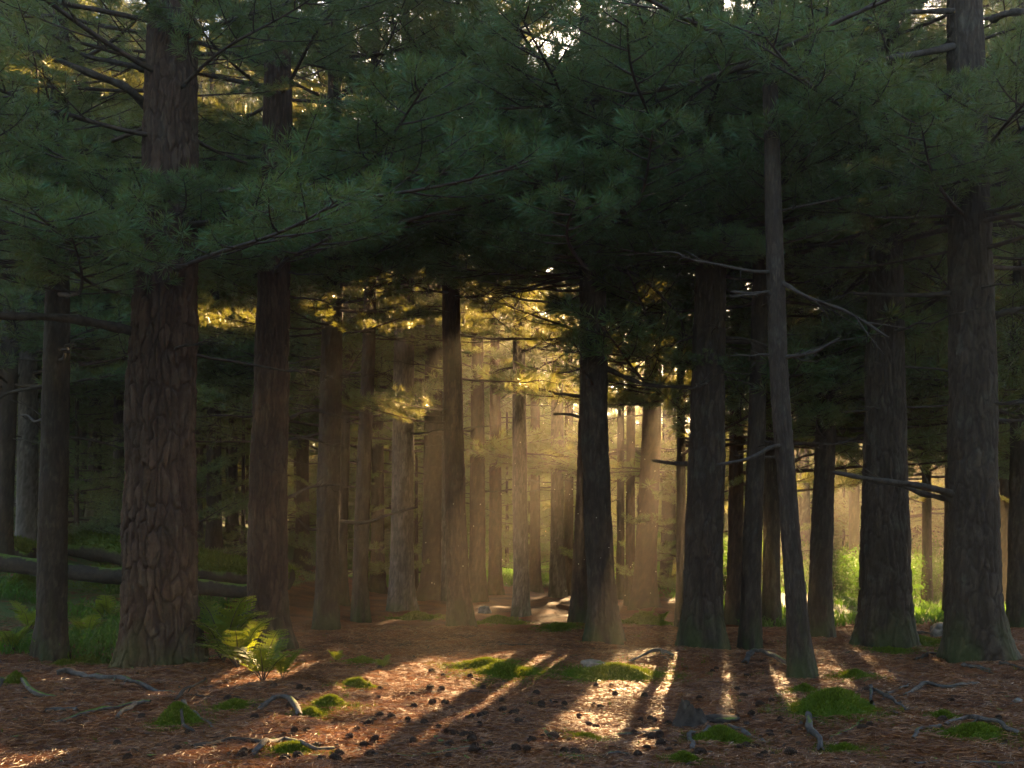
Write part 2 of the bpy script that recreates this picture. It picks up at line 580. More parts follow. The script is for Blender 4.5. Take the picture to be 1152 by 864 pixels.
# ------------------------------------------------------------------ trunks
def trunk_mesh(pts, seed, nseg=96, dz=0.025, bark=(0.075, 0.22, 0.016), flare=0.35, mat=M_BARK, top_dz=0.15, fine_to=8.0, moss=0.0):
    """pts: rows of local x, y, z, r from the foot up"""
    pts = np.asarray(pts, float)
    zt = pts[-1, 2]
    zs = np.concatenate([np.arange(-0.3, min(fine_to, zt), dz), np.arange(min(fine_to, zt), zt + 1e-6, top_dz)])
    zs = np.unique(zs)
    ker = np.exp(-np.linspace(-2, 2, 9) ** 2)
    ker /= ker.sum()
    zc = np.linspace(-0.3, zt, 160)
    def lane(c):
        v = np.interp(zc, pts[:, 2], pts[:, c])
        if len(pts) > 2:
            v2 = np.convolve(np.pad(v, 4, mode='edge'), ker, 'valid')
            v = v2
        return np.interp(zs, zc, v)
    x, y, r = lane(0), lane(1), lane(3)
    th = np.arange(nseg) / nseg * 2 * math.pi
    ZZ, TH = np.meshgrid(zs, th, indexing='ij')
    R = r[:, None] * np.ones_like(TH)
    cs, sn = np.cos(TH), np.sin(TH)
    lob = 0.5 + 0.5 * vnoise(cs * 1.9 + 7, sn * 1.9, 0.0, seed) + 0.35 * vnoise(cs * 4, sn * 4, 1.0, seed + 2)
    R = R * (1 + flare * np.exp(-np.clip(ZZ, 0, 9) / 0.28) * np.clip(lob, 0, 1.3) + 0.25 * flare * np.exp(-np.clip(ZZ, 0, 9) / 0.9))
    R = R * (1 + 0.045 * fbm(cs * 1.3, sn * 1.3, ZZ * 1.4, seed + 5, 2))
    cw, ch, dep = bark
    rm = float(np.mean(pts[:, 3][:max(2, len(pts) // 2)]))
    nu = max(7, int(round(2 * math.pi * rm / cw)))
    U = TH / (2 * math.pi) * nu
    wob = 0.55 * fbm(cs * 2.2, sn * 2.2, ZZ * 2.4, seed + 31, 2)
    U = U + wob
    Vv = ZZ / ch + 0.45 * fbm(cs * 3, sn * 3, ZZ * 3.5, seed + 41, 2)
    iu, iv = np.floor(U), np.floor(Vv)
    F1 = np.full(U.shape, 9.0)
    F2 = np.full(U.shape, 9.0)
    tone = np.zeros(U.shape)
    for a in (-1, 0, 1):
        for b in (-1, 0, 1):
            cu, cv = iu + a, iv + b
            cm = np.mod(cu, nu)
            jx = cu + 0.1 + 0.8 * _hash(cm, cv, cm * 0, seed + 3)
            jy = cv + 0.1 + 0.8 * _hash(cm, cv, cm * 0, seed + 4)
            d = np.hypot(U - jx, Vv - jy)
            near = d < F1
            F2 = np.where(near, F1, np.minimum(F2, d))
            tone = np.where(near, _hash(cm, cv, cm * 0, seed + 6), tone)
            F1 = np.where(near, d, F1)
    # smaller flakes on top of the big plates
    U2 = TH / (2 * math.pi) * nu * 2.6 + wob * 2.2 + 0.5 * fbm(cs * 7, sn * 7, ZZ * 6, seed + 51, 2)
    V2 = ZZ / ch * 2.1 + 0.6 * fbm(cs * 6, sn * 6, ZZ * 7, seed + 52, 2)
    nu2 = max(12, int(round(nu * 2.6)))
    U2 = U2 * nu2 / (nu * 2.6)
    iu, iv = np.floor(U2), np.floor(V2)
    G1_ = np.full(U.shape, 9.0)
    G2_ = np.full(U.shape, 9.0)
    t2 = np.zeros(U.shape)
    for a in (-1, 0, 1):
        for b in (-1, 0, 1):
            cu, cv = iu + a, iv + b
            cm = np.mod(cu, nu2)
            d = np.hypot(U2 - (cu + 0.5 + 0.45 * (_hash(cm, cv, cm * 0, seed + 13) * 2 - 1)), V2 - (cv + 0.5 + 0.45 * (_hash(cm, cv, cm * 0, seed + 14) * 2 - 1)))
            near = d < G1_
            G2_ = np.where(near, G1_, np.minimum(G2_, d))
            t2 = np.where(near, _hash(cm, cv, cm * 0, seed + 16), t2)
            G1_ = np.where(near, d, G1_)
    wid = 0.2 + 0.22 * (vnoise(cs * 3, sn * 3, ZZ * 2.2, seed + 61) + 0.2)
    e = sstep(0.0, 1.0, (F2 - F1) / np.clip(wid, 0.08, 0.6))
    ridge = 1 - np.abs(vnoise(cs * rm * 26, sn * rm * 26, ZZ * 1.6, seed + 71))
    e = np.clip(e * (0.72 + 0.38 * ridge), 0, 1)
    fade = 1.0 - 0.5 * sstep(3.0, 7.0, ZZ)
    R = R + dep * fade * (e - 0.75 + 0.5 * (tone - 0.5) * e + 0.3 * (t2 - 0.5) * e + 0.22 * sstep(0, 0.2, G2_ - G1_)) + 0.3 * dep * fbm(cs * 9 * rm / 0.3, sn * 9 * rm / 0.3, ZZ * 12, seed + 8, 3)
    tone = np.clip(0.5 + 0.5 * (tone - 0.5) + 0.75 * (t2 - 0.5), 0, 1)
    V = np.stack([x[:, None] + R * cs, y[:, None] + R * sn, ZZ], -1).reshape(-1, 3)
    n = nseg
    i, j = np.meshgrid(np.arange(len(zs) - 1), np.arange(n), indexing='ij')
    a = i * n + j
    b = i * n + (j + 1) % n
    Fq = np.stack([a, b, b + n, a + n], -1).reshape(-1, 4)
    mo = np.clip((0.55 - ZZ) / 0.6 + 0.9 * fbm(cs * 2, sn * 2, ZZ * 3, seed + 9, 2), 0, 1) * moss * np.exp(-np.clip(ZZ, 0, 9) / 0.5)
    return mesh_np('trunk', V, [Fq], [mat], None, True, {'crack': (0.3 + 0.7 * e).ravel(), 'tone': tone.ravel(), 'moss': mo.ravel()}), (zs, x, y, r)


BOUGH_COUNT = [0]


def axis_at(ax, z):
    zs, x, y, r = ax
    return float(np.interp(z, zs, x)), float(np.interp(z, zs, y)), float(np.interp(z, zs, r))


BARE = [(158, 40, 224, 205, 11.8), (1070, 10, 1118, 95, 12.3), (1068, 215, 1124, 400, 12.3), (290, 110, 332, 175, 13.4), (862, 165, 884, 225, 10.9), (40, 330, 400, 700, 11), (400, 300, 1000, 700, 13),
        (598, 57, 640, 74, 99), (648, 24, 662, 38, 99), (806, 4, 832, 18, 99), (1046, 12, 1070, 30, 99), (745, 228, 756, 240, 99)]


def clear_of_sun(M, L):
    hits = 0
    for (a, b) in ((0.3, 0), (0.5, 0), (0.7, 0), (0.88, 0), (1.04, 0), (0.5, 0.2), (0.5, -0.2), (0.6, 0.4), (0.6, -0.4), (0.8, 0.2), (0.8, -0.2), (0.85, 0.32), (0.85, -0.32), (0.35, 0.25), (0.35, -0.25), (1.0, 0.15), (1.0, -0.15)):
        p = M @ Vector((a * L, b * L, 0.02))
        if gap_at(p):
            hits += 1
        # boughs keep off the stretches of bare trunk
        px, py = CX + p.x / p.y * F_PX, HY - (p.z - CAM_H) / p.y * F_PX
        for (x0, y0, x1, y1, yy) in BARE:
            if x0 < px < x1 and y0 < py < y1 and p.y < yy:
                return False
    return hits == 0


def add_bough(root, ax, z, yaw, pitch, scale, protos, rng, check=True, near=True):
    x, y, r = axis_at(ax, z)
    k = int(rng.integers(len(protos)))
    wood, leaf = protos[k]
    rot = Euler((rng.uniform(-0.25, 0.25), -pitch, yaw), 'XYZ')
    loc = Vector((x + math.cos(yaw) * r * 0.6, y + math.sin(yaw) * r * 0.6, z))
    for shrink in (1.0, 0.62, 0.36):                    # at the rim of a gap only shorter boughs grow
        sc = scale * shrink
        if sc < 0.25:
            return None
        M = Matrix.Translation(root.location) @ Matrix.Translation(loc) @ rot.to_matrix().to_4x4() @ Matrix.Scale(sc, 4)
        if not check or clear_of_sun(M, 2.9):
            break
    else:
        return None
    scale = sc
    if M.to_translation().y < 4.0:
        return None
    tip = M @ Vector((2.8, 0, 0))
    if (tip - Vector((0, 0, CAM_H))).length < 5.0:
        return None
    b = bpy.data.objects.new('branch', wood)
    COL.objects.link(b)
    b.parent = root
    b.location, b.rotation_euler, b.scale = loc, rot, (scale,) * 3
    if leaf is not None:
        l = bpy.data.objects.new('needles', leaf)
        COL.objects.link(l)
        l.parent = b
    BOUGH_COUNT[0] += 1
    return b


def add_dead(root, ax, z, yaw, pitch, k, scale=1.0, roll=0.0):
    x, y, r = axis_at(ax, z)
    d = bpy.data.objects.new('dead_branch', DEADS[k])
    COL.objects.link(d)
    d.parent = root
    d.location = (x + math.cos(yaw) * r * 0.75, y + math.sin(yaw) * r * 0.75, z)
    d.rotation_euler = Euler((roll, -pitch, yaw), 'XYZ')
    d.scale = (scale,) * 3
    return d


def bare_branch(root, nm, bp, Y, r0, r1, dy, tw, rng):
    """a bough without needles, traced at the distance of its tree; dy bends it towards or away from the viewer"""
    m = 26
    t = np.linspace(0, 1, m)
    P = smooth_line(np.array([at(a, b, Y) for a, b in bp]), m)
    P[:, 1] += dy * t
    P[:, 0] *= P[:, 1] / Y
    P[:, 2] = CAM_H + (P[:, 2] - CAM_H) * P[:, 1] / Y
    P -= np.array(root.location)
    s_ = Y / F_PX
    acc = Acc()
    acc.add(*tube(P, (r0 + (r1 - r0) * t) * s_ * (1 + 0.12 * np.sin(t * 23)), 9, rough=0.35, seed=int(rng.integers(9999))))
    for k in range(tw):
        i = int(rng.uniform(0.25, 0.97) * (m - 2))
        d = P[i + 1] - P[i]
        d /= np.linalg.norm(d)
        e = d * 0.7 + rng.normal(size=3) * [0.35, 0.6, 0.4]
        l = rng.uniform(0.15, 0.6)
        q = smooth_line([P[i], P[i] + e * l * 0.5 + rng.normal(size=3) * 0.03, P[i] + e * l + rng.normal(size=3) * 0.07], 8)
        acc.add(*tube(q, np.linspace(0.007, 0.002, 8), 5))
    link(nm, acc.mesh(nm, [M_DEAD], smooth=(0,)), root)


def pine(label, pts_px, Y, top=12.0, group=None, mat=None, seed=0, bark=(0.075, 0.22, 0.016), nseg=96, dz=0.025, flare=0.35,
         zmin=4.4, zmax=None, whorl=0.5, per=5, front=(), bare=(), bscale=1.1, protos=None, dead=(1.6, 4.2, 6), moss=0.5, check=True, taper=0.4, name='pine_tree'):
    """pts_px: (column, row, half width) up the trunk as photographed; Y: its distance"""
    rng = np.random.default_rng(seed + 1000)
    mat = mat or M_BARK
    bx = (pts_px[0][0] - CX) / F_PX * Y
    bz = gz(bx, Y)
    root = bpy.data.objects.new(name, None)
    root.empty_display_size = 0.3
    COL.objects.link(root)
    root.location = (bx, Y, bz)
    rows = []
    for (px, py, hw) in pts_px:
        p = at(px, py, Y)
        rows.append([p[0] - bx, 0.0, p[2] - bz, hw / F_PX * Y])
    rows[0][2] = 0.0
    rows = [r for i, r in enumerate(rows) if i == 0 or r[2] > rows[i - 1][2] + 0.05]
    lx, lz, lr = rows[-1][0], rows[-1][2], rows[-1][3]
    top = max(top, lz + 1.5)
    sl = (rows[-1][0] - rows[0][0]) / max(0.5, lz)
    yl = rng.uniform(-0.02, 0.02)
    for r in rows:
        r[1] = yl * r[2]
    rows.append([lx + sl * 0.6 * (top - lz), yl * top, top, max(0.03, lr * 0.25)])
    me, ax = trunk_mesh(rows, seed, nseg, dz, bark, flare, mat, moss=moss)
    link('trunk', me, root)
    tag(root, label, 'pine tree', group)
    protos = protos or NEAR_B
    zmax = zmax or top - 0.8
    for (nm, bp, r0, r1, dy, tw) in bare:
        bare_branch(root, nm, bp, Y, r0, r1, dy, tw, rng)
    z = zmin
    yaw0 = rng.uniform(0, 6.28)
    while z < zmax:
        n = per + int(rng.integers(-1, 2))
        fr = (z - zmin) / max(0.1, (zmax - zmin))
        for k in range(n):
            yaw = yaw0 + k * 2 * math.pi / max(1, n) + rng.uniform(-0.35, 0.35)
            if Y < 15 and z > 6.9 and math.sin(yaw) < -0.15 and rng.uniform() < 0.8:     # tops above the view thinned to let skylight onto the near foliage
                continue
            add_bough(root, ax, z + rng.uniform(-0.12, 0.12), yaw, rng.uniform(-0.12, 0.2) + 0.3 * fr, bscale * rng.uniform(0.8, 1.15) * (1 - taper * fr), protos, rng, check)
        yaw0 += 1.1
        z += whorl * rng.uniform(0.8, 1.2) * (1.0 + 0.6 * fr)
    for (z, yaw, pitch, sc) in front:
        add_bough(root, ax, z, math.radians(yaw), math.radians(pitch), sc, protos, rng, sc > 0.7)
    d0, d1, nd = dead
    for k in range(nd):
        zz = rng.uniform(d0, d1)
        if zz > top - 1:
            continue
        kk = int(rng.choice([0, 1, 1, 2, 2, 3, 3, 4]))
        add_dead(root, ax, zz, rng.uniform(0, 6.28), rng.uniform(-0.15, 0.15), kk, rng.uniform(0.7, 1.1), rng.uniform(-0.6, 0.6))
    return root, ax


NEARG = None
G1 = 'pines standing close to the sunlit patch'
G2 = 'slim pines in the hazy depth of the wood'
PL = bark_plates = (0.12, 0.30, 0.032)

trees = {}
# --- the near trunks, left to right
trees['t1'] = pine('slim straight pine at the left edge, standing just left of the thickest plated trunk',
    [(57, 738, 19), (58, 700, 15), (59, 600, 15), (62, 480, 14.5), (63, 400, 14), (65, 250, 11), (66, 100, 9.5)], 12.5, 10, G1, M_BARK, 1, (0.05, 0.16, 0.010), 84, 0.025, 0.3, front=[(4.1, -60, -4, 1.0), (4.3, -110, -2, 1.05), (4.6, -30, 4, 1.1), (5.0, -85, 2, 1.0)], bare=[('bare_branch', [(66, 118), (70, 85), (78, 42)], 5, 3, -0.6, 3), ('bare_branch', [(56, 90), (30, 78), (12, 40)], 4, 2, -0.8, 4)], zmin=4.5, per=4)
trees['t2'] = pine('thickest pine of all with deep reddish bark plates, flaring out at the foot',
    [(182, 748, 40), (181, 700, 38), (180, 600, 38), (181, 500, 37), (183, 400, 35), (187, 320, 33), (192, 200, 30), (194, 80, 27)], 11.7, 12, G1, M_BARK_RED, 2, (0.085, 0.36, 0.034), 240, 0.013, 0.32, front=[(4.25, -100, -6, 1.05), (4.2, -55, -6, 1.1), (4.35, -15, -4, 1.15), (4.4, -140, -4, 1.1), (4.5, 170, -5, 1.1)], bare=[('bare_branch', [(166, 380), (130, 368), (70, 358), (-15, 354)], 6, 3.5, -1.0, 5), ('bare_branch', [(172, 124), (140, 98), (90, 78), (10, 46)], 5.5, 2.5, -1.2, 8), ('bare_branch', [(168, 80), (140, 72), (95, 62), (60, 40)], 3.5, 1.5, -0.6, 6)], zmin=4.6, per=5, dead=(3.2, 4.4, 3))
trees['t3'] = pine('reddish thick pine behind the fern, second large trunk from the left',
    [(303, 730, 24), (302, 690, 21), (301, 600, 20.5), (304, 500, 19.5), (307, 400, 18), (311, 250, 16.5), (314, 120, 15.5)], 13.3, 12, G1, M_BARK_RED, 3, (0.065, 0.36, 0.022), 130, 0.02, 0.4, front=[(4.6, -70, -8, 1.1), (4.7, -20, -6, 1.2), (4.9, -110, -4, 1.1), (5.4, -50, 0, 1.2), (5.8, -90, 4, 1.2)], bare=[('bare_branch', [(325, 560), (350, 548), (385, 545)], 2.2, 1.0, 0.3, 4), ('bare_branch', [(326, 470), (350, 462), (390, 470)], 2.2, 1.2, 0.4, 5), ('bare_branch', [(330, 175), (370, 185), (420, 170)], 2.4, 1.2, -0.6, 8)], zmin=4.9, per=5, dead=(2.4, 4.6, 5))
trees['t4'] = pine('dark slender pine just right of the reddish trunk behind the fern',
    [(367, 708, 13), (368, 650, 12), (370, 550, 12.5), (373, 450, 12), (375, 350, 11)], 16.0, 12, G1, M_BARK, 4, (0.055, 0.2, 0.014), 72, 0.03, 0.3, front=[(4.3, 190, -4, 0.6), (4.35, 230, -4, 0.62), (4.3, -40, -3, 0.6), (4.4, -100, -4, 0.62), (4.6, -120, -4, 0.8), (4.7, -60, -4, 0.8), (4.6, 200, -4, 0.9)], bare=[('bare_branch', [(378, 585), (352, 596), (335, 583)], 2.2, 1.2, -0.2, 2), ('bare_branch', [(382, 587), (410, 588), (435, 580), (470, 570)], 2.2, 1.2, -0.1, 3)], zmin=5.0, protos=MID_B, dead=(2.0, 5, 8))
trees['t5'] = pine('very slim dark pine leaning right, between the dark slender pine and the grey pine',
    [(405, 697, 9), (406, 620, 8), (409, 550, 8), (413, 450, 7.5), (416, 380, 7)], 17.8, 11, G1, M_BARK, 5, (0.05, 0.18, 0.011), 60, 0.035, 0.3, zmin=5.3, protos=MID_B, dead=(1.8, 5, 8))
trees['t6'] = pine('grey straight pine at the left edge of the light beam',
    [(452, 686, 14), (452, 640, 12.5), (453, 560, 12), (454, 450, 11.5), (455, 350, 11)], 20.0, 12, G1, M_BARK_GREY, 6, (0.05, 0.25, 0.011), 72, 0.035, 0.4, zmin=5.5, protos=MID_B, dead=(2.5, 5, 6))
trees['t7'] = pine('brown pine standing inside the light beam with a foot flared to the right',
    [(517, 705, 13), (515, 650, 11.5), (512, 560, 11), (510, 450, 10.5), (508, 350, 10)], 16.5, 11, G1, M_BARK_RED, 7, (0.05, 0.2, 0.012), 72, 0.03, 0.5, front=[(3.05, 204, 6, 0.48), (3.25, 232, 0, 0.42), (3.15, 218, 2, 0.5), (4.8, 200, -4, 0.8), (4.9, -60, -4, 0.8), (5.2, -20, -4, 0.85), (5.0, -110, -4, 0.8)], zmin=5.4, protos=MID_B, dead=(2.6, 5, 4))
trees['t8'] = pine('thin pale grey pine in the middle of the light beam',
    [(586, 698, 9), (586, 640, 8), (585, 560, 8), (584, 450, 7.5)], 19.0, 11, G1, M_BARK_GREY, 8, (0.045, 0.18, 0.009), 60, 0.035, 0.4, front=[(4.6, -60, 0, 0.6), (4.7, 30, 0, 0.62), (4.8, 180, 0, 0.6), (4.9, -100, 0, 0.66), (5.1, -20, 0, 0.66), (5.4, 150, 0, 0.7), (5.6, -60, 0, 0.7), (5.9, 200, 0, 0.7)], zmin=5.6, protos=MID_B, dead=(2.6, 5, 4))
trees['t9'] = pine('dark pine in the centre with the golden beam falling across its trunk',
    [(681, 722, 17), (678, 680, 14.5), (673, 600, 14.5), (669, 500, 14.5), (667, 400, 15), (666, 300, 14.5), (665, 200, 13)], 14.2, 12, G1, M_BARK, 9, (0.055, 0.2, 0.014), 96, 0.025, 0.5, front=[(4.8, -95, -7, 1.1), (4.9, -130, -7, 1.1), (4.9, -60, -7, 1.1), (4.8, -40, -5, 0.78), (4.7, 200, -4, 0.78), (5.2, -80, -4, 1.2), (5.4, -130, -3, 1.2), (5.4, -30, -3, 1.2), (6.0, -100, 0, 1.2), (6.1, -60, 0, 1.25), (6.4, 180, 0, 1.2)], bare=[('bare_branch', [(683, 415), (712, 428), (740, 434), (782, 436)], 3, 1.6, -0.3, 2), ('bare_branch', [(655, 470), (640, 466), (622, 466)], 2, 1.2, 0, 1), ('bare_branch', [(652, 446), (638, 444), (624, 443)], 2, 1.2, 0.2, 1), ('bare_branch', [(683, 300), (720, 312), (760, 350), (770, 372)], 2.4, 1.0, -0.4, 7), ('bare_branch', [(652, 310), (610, 320), (570, 330)], 2.2, 1.0, -0.4, 6)], zmin=5.0, whorl=0.7, dead=(3.2, 5, 9))
trees['t9b'] = pine('brown hazy pine tucked close behind the central dark trunk',
    [(653, 700, 11), (654, 640, 9.5), (657, 560, 9), (660, 480, 9)], 17.2, 11, G1, M_BARK_RED, 10, (0.05, 0.2, 0.012), 60, 0.035, 0.5, front=[(3.5, -5, 2, 0.55), (3.7, 25, 3, 0.6), (4.0, -30, 2, 0.75), (4.3, 10, 0, 0.78), (4.5, 170, 0, 0.7), (4.8, -90, 0, 0.75), (4.9, 0, 0, 0.78), (4.2, -70, 0, 0.6)], zmin=5.6, protos=MID_B, dead=(3, 5, 3))
trees['t10'] = pine('thick furrowed pine right of the sunlit patch, a sunny root at its foot',
    [(790, 727, 23), (790, 690, 20.5), (792, 600, 20), (795, 500, 19), (797, 400, 17.5), (799, 300, 16), (800, 150, 14)], 13.6, 12, G1, M_BARK, 11, (0.07, 0.3, 0.022), 130, 0.02, 0.42, front=[(4.7, -100, -7, 1.1), (4.8, -140, -7, 1.15), (4.75, -62, -7, 1.1), (5.0, -90, -4, 1.1), (5.2, -140, -4, 1.2), (5.2, -40, -4, 1.2), (5.7, -110, 0, 1.2), (5.8, -70, 0, 1.2), (6.2, -160, 4, 1.2), (6.2, -20, 2, 1.2)], bare=[('bare_branch', [(776, 522), (755, 521), (733, 518)], 2.6, 1.6, -0.2, 1), ('bare_branch', [(812, 380), (840, 382), (870, 392)], 2.2, 1.2, -0.3, 3)], zmin=5.0, per=5, dead=(2.6, 4.6, 7))
trees['t12'] = pine('straight smooth dark pine just right of the thick furrowed pine',
    [(844, 725, 11.5), (845, 650, 10.5), (848, 560, 10), (851, 480, 9.5), (853, 400, 9)], 13.8, 10, G1, M_BARK, 12, (0.045, 0.18, 0.008), 60, 0.03, 0.3, zmin=3.4, dead=(2.4, 5, 6))
trees['t11'] = pine('slender pine leaning left, nearest of the trunks right of the sunlit patch',
    [(903, 761, 15.5), (899, 720, 12), (893, 640, 10.5), (887, 560, 10), (881, 480, 10), (876, 400, 10), (872, 250, 9.5), (870, 150, 8.5)], 10.8, 9.5, G1, M_BARK, 13, (0.04, 0.14, 0.008), 84, 0.02, 0.4, bare=[('bare_branch', [(882, 500), (866, 504), (842, 516), (806, 523)], 2.8, 1.6, -0.3, 1), ('bare_branch', [(880, 318), (910, 335), (955, 352), (1000, 380)], 2.6, 1.0, -0.5, 8), ('bare_branch', [(868, 330), (845, 330), (822, 328)], 2.2, 1.4, 0.1, 2), ('bare_branch', [(882, 402), (915, 396), (945, 380)], 2.4, 1, -0.3, 4)], zmin=6.2, per=4, bscale=1.0, dead=(2.4, 4.2, 4))
trees['t13'] = pine('thin furrowed dark pine hidden partly behind the straight smooth pine',
    [(868, 702, 10), (868, 640, 9), (868, 560, 9), (868, 480, 8)], 17.0, 11, G1, M_BARK, 14, (0.05, 0.2, 0.012), 60, 0.035, 0.3, front=[(3.6, 200, 0, 0.6), (4.2, 170, 0, 0.7), (4.4, -100, 0, 0.7)], zmin=3.0, protos=MID_B, dead=(2.4, 5, 5))
trees['t14'] = pine('dark pine standing against the bright clearing, between leaning pine and the broad dark trunk',
    [(922, 712, 14), (923, 650, 12), (926, 560, 11.5), (929, 480, 10.5), (931, 420, 10)], 15.4, 11, G1, M_BARK, 15, (0.05, 0.2, 0.012), 72, 0.03, 0.35, front=[(3.2, 20, 0, 0.6), (3.6, -20, 2, 0.7), (3.5, 160, 0, 0.6)], bare=[('bare_branch', [(930, 505), (900, 498), (860, 492), (820, 480)], 2.2, 1, 0.3, 8), ('bare_branch', [(934, 500), (965, 492), (1000, 470), (1010, 440)], 2.2, 1, -0.5, 8)], zmin=2.9, protos=MID_B, dead=(2.6, 4.8, 10))
trees['t15'] = pine('broad dark furrowed trunk left of the clearing gap, second from the right',
    [(996, 728, 29), (996, 690, 27), (995, 600, 25), (995, 500, 22), (995, 400, 20), (995, 300, 17.5)], 13.5, 12, G1, M_BARK, 16, (0.075, 0.34, 0.026), 150, 0.02, 0.3, front=[(4.6, -115, -7, 1.15), (4.7, -80, -7, 1.1), (4.7, -150, -7, 1.1), (4.9, -100, -6, 1.15), (5.1, -60, -4, 1.15), (5.3, -150, -4, 1.2), (5.8, -90, 0, 1.2), (5.9, -30, 0, 1.2)], zmin=5.0, per=5, dead=(2.6, 4.8, 7))
trees['t16'] = pine('tall thick grey brown pine near the right edge, plated bark and bare snags',
    [(1099, 742, 31), (1097, 690, 28), (1096, 600, 26), (1096, 500, 25.5), (1096, 350, 24), (1093, 200, 21.5), (1091, 50, 20)], 12.2, 11, G1, M_BARK, 17, (0.07, 0.24, 0.02), 150, 0.018, 0.4, front=[(4.6, -120, -4, 1.1), (4.8, -70, -2, 1.1), (4.9, -165, -2, 1.2), (5.3, -100, 2, 1.15), (5.4, -40, 2, 1.1), (5.6, -145, 2, 1.2)], bare=[('bare_branch', [(1072, 556), (1040, 547), (985, 540), (935, 531)], 4.4, 2.0, -0.5, 4), ('bare_branch', [(1072, 562), (1040, 556), (1010, 545), (975, 541)], 3.5, 2, 0.4, 2), ('bare_branch', [(1075, 195), (1010, 208), (950, 222), (862, 240)], 2.6, 1.2, -1.0, 7), ('bare_branch', [(1073, 52), (1010, 64), (930, 74), (830, 82)], 4, 1.6, -1.2, 9), ('bare_branch', [(1073, 12), (1020, 14), (960, 22), (905, 5)], 3, 1.2, -0.8, 6), ('bare_branch', [(1116, 22), (1135, 15), (1165, 12)], 4.5, 3, -0.5, 2), ('bare_branch', [(1118, 356), (1135, 350), (1160, 345)], 4, 2.5, -0.3, 2), ('bare_branch', [(1070, 330), (1030, 332), (960, 330)], 3, 1.5, 0.5, 4)], zmin=4.5, per=5, dead=(2.4, 5, 8))
trees['t17'] = pine('black pine trunk cut by the right edge of the view',
    [(1147, 710, 13), (1147, 640, 12), (1148, 560, 11), (1149, 450, 10)], 16.0, 11, G1, M_BARK, 18, (0.06, 0.22, 0.015), 72, 0.03, 0.3, zmin=3.0, protos=MID_B, dead=(2.4, 5, 4))
trees['t18'] = pine('narrow dark pine half hidden behind the tall thick pine near the right edge',
    [(1070, 700, 9), (1070, 640, 8), (1071, 540, 8), (1072, 460, 7)], 18.0, 11, G1, M_BARK, 19, (0.05, 0.2, 0.012), 48, 0.035, 0.3, zmin=2.8, protos=MID_B, dead=(2.4, 5, 4))

# --- trunks farther back: label, column, foot row, half width, lean, distance, bark
FAR = [
    ('dark reddish pine with a wide foot, right of the centre beam', 725, 682, 11.5, 8, 21.0, M_BARK_RED),
    ('stout dim pine halfway between the dark reddish pine and the thick furrowed pine', 752, 662, 8.0, 1, 27, M_BARK),
    ('thin dim pine touching the left side of the thick furrowed trunk', 766, 701, 5, 0, 16.5, M_BARK),
    ('thin brown pine just left of the dark reddish pine', 709, 681, 5, 1, 22, M_BARK_RED),
    ('very thin pine against the yellow gap right of the central trunk', 698, 676, 4, 0, 23.5, M_BARK),
    ('reddish hazy pine between thick furrowed trunk and the straight smooth pine', 827, 702, 8.5, 2, 17.4, M_BARK_RED),
    ('grey pine standing in shade left of the central trunk, far back', 627, 670, 7.5, 0, 24.5, M_BARK_GREY),
    ('brown far pine beside the shaded grey one', 640, 668, 5, 0, 25.5, M_BARK_RED),
    ('dark brown pine with bright grass glowing on both sides of its foot', 557, 668, 6.5, 0, 25, M_BARK_RED),
    ('twin far pine left of the thin shaded grey trunks', 602, 666, 5.5, 0, 26.5, M_BARK_RED),
    ('hazy brown pine right behind the pine inside the beam', 537, 676, 8.5, 0, 22.5, M_BARK_RED),
    ('wide hazy pine left of the pine inside the beam', 488, 673, 12, 0, 23, M_BARK),
    ('thin hazy pine between wide hazy pine and the pine inside the beam', 502, 676, 5, 0, 22.8, M_BARK_GREY),
    ('dim thin pine close behind the dark slender pine', 383, 668, 6.5, 4, 20.5, M_BARK),
    ('dim straight pine right of the thickest trunk, far back above the mossy log', 241, 625, 8, 0, 23, M_BARK),
    ('pale far pine touching the right side of the thickest trunk', 222, 622, 5, 0, 25, M_BARK_GREY),
    ('pale grey pine at the far left standing on the mossy bank', 31, 634, 11, 1, 21, M_BARK_GREY),
    ('black leaning trunk at the extreme left edge', 2, 634, 10, 6, 20, M_BARK),
    ('thin pale pine left of the thickest trunk on top of the bank', 133, 605, 5.5, 0, 25, M_BARK_GREY),
    ('dark far pine in front of the yellow glow at the left', 92, 588, 5, 0, 29, M_BARK),
    ('dim far pine beside the yellow glow at the left', 107, 590, 7, 0, 28, M_BARK),
    ('pale stout pine right behind the pale grey one on the bank', 47, 622, 8, 0, 23, M_BARK_GREY),
    ('far dark pine in the dim gap between the two reddish trunks', 262, 640, 5, 0, 28, M_BARK),
    ('dim far pine left of the grey pine at the edge of the beam', 425, 668, 7, 0, 25, M_BARK),
    ('dim far pine between the reddish trunk and the dark slender pine', 340, 660, 7, 0, 27, M_BARK),
    ('thin shaded pine between the clearing and the tall thick pine', 1043, 690, 5, 0, 24, M_BARK),
]
for i, (lab, px, py, hw, lean, Y, mt) in enumerate(FAR):
    bx = (px - CX) / F_PX * Y
    pyb = HY - (gz(bx, Y) - CAM_H) * F_PX / Y
    pine(lab, [(px, pyb, hw * 1.15), (px + lean * 0.2, pyb - 60, hw), (px + lean, pyb - 200, hw * 0.92)], Y, 12.5, G2, mt, 50 + i,
         (0.06, 0.22, 0.012), 36, 0.06, 0.45, zmin=(2.3 if px > 800 else 2.7 if px > 690 else 3.4) if abs(px - 600) > 90 else 5.0, whorl=0.6, per=5, bscale=1.15, protos=MID_B, dead=(2.0, 4.5, 4), moss=0.3,
         front=[(4.35 + 0.3 * q, (137 * q) % 360, 0, 0.62) for q in range(9)] if px in (725, 709) else ())

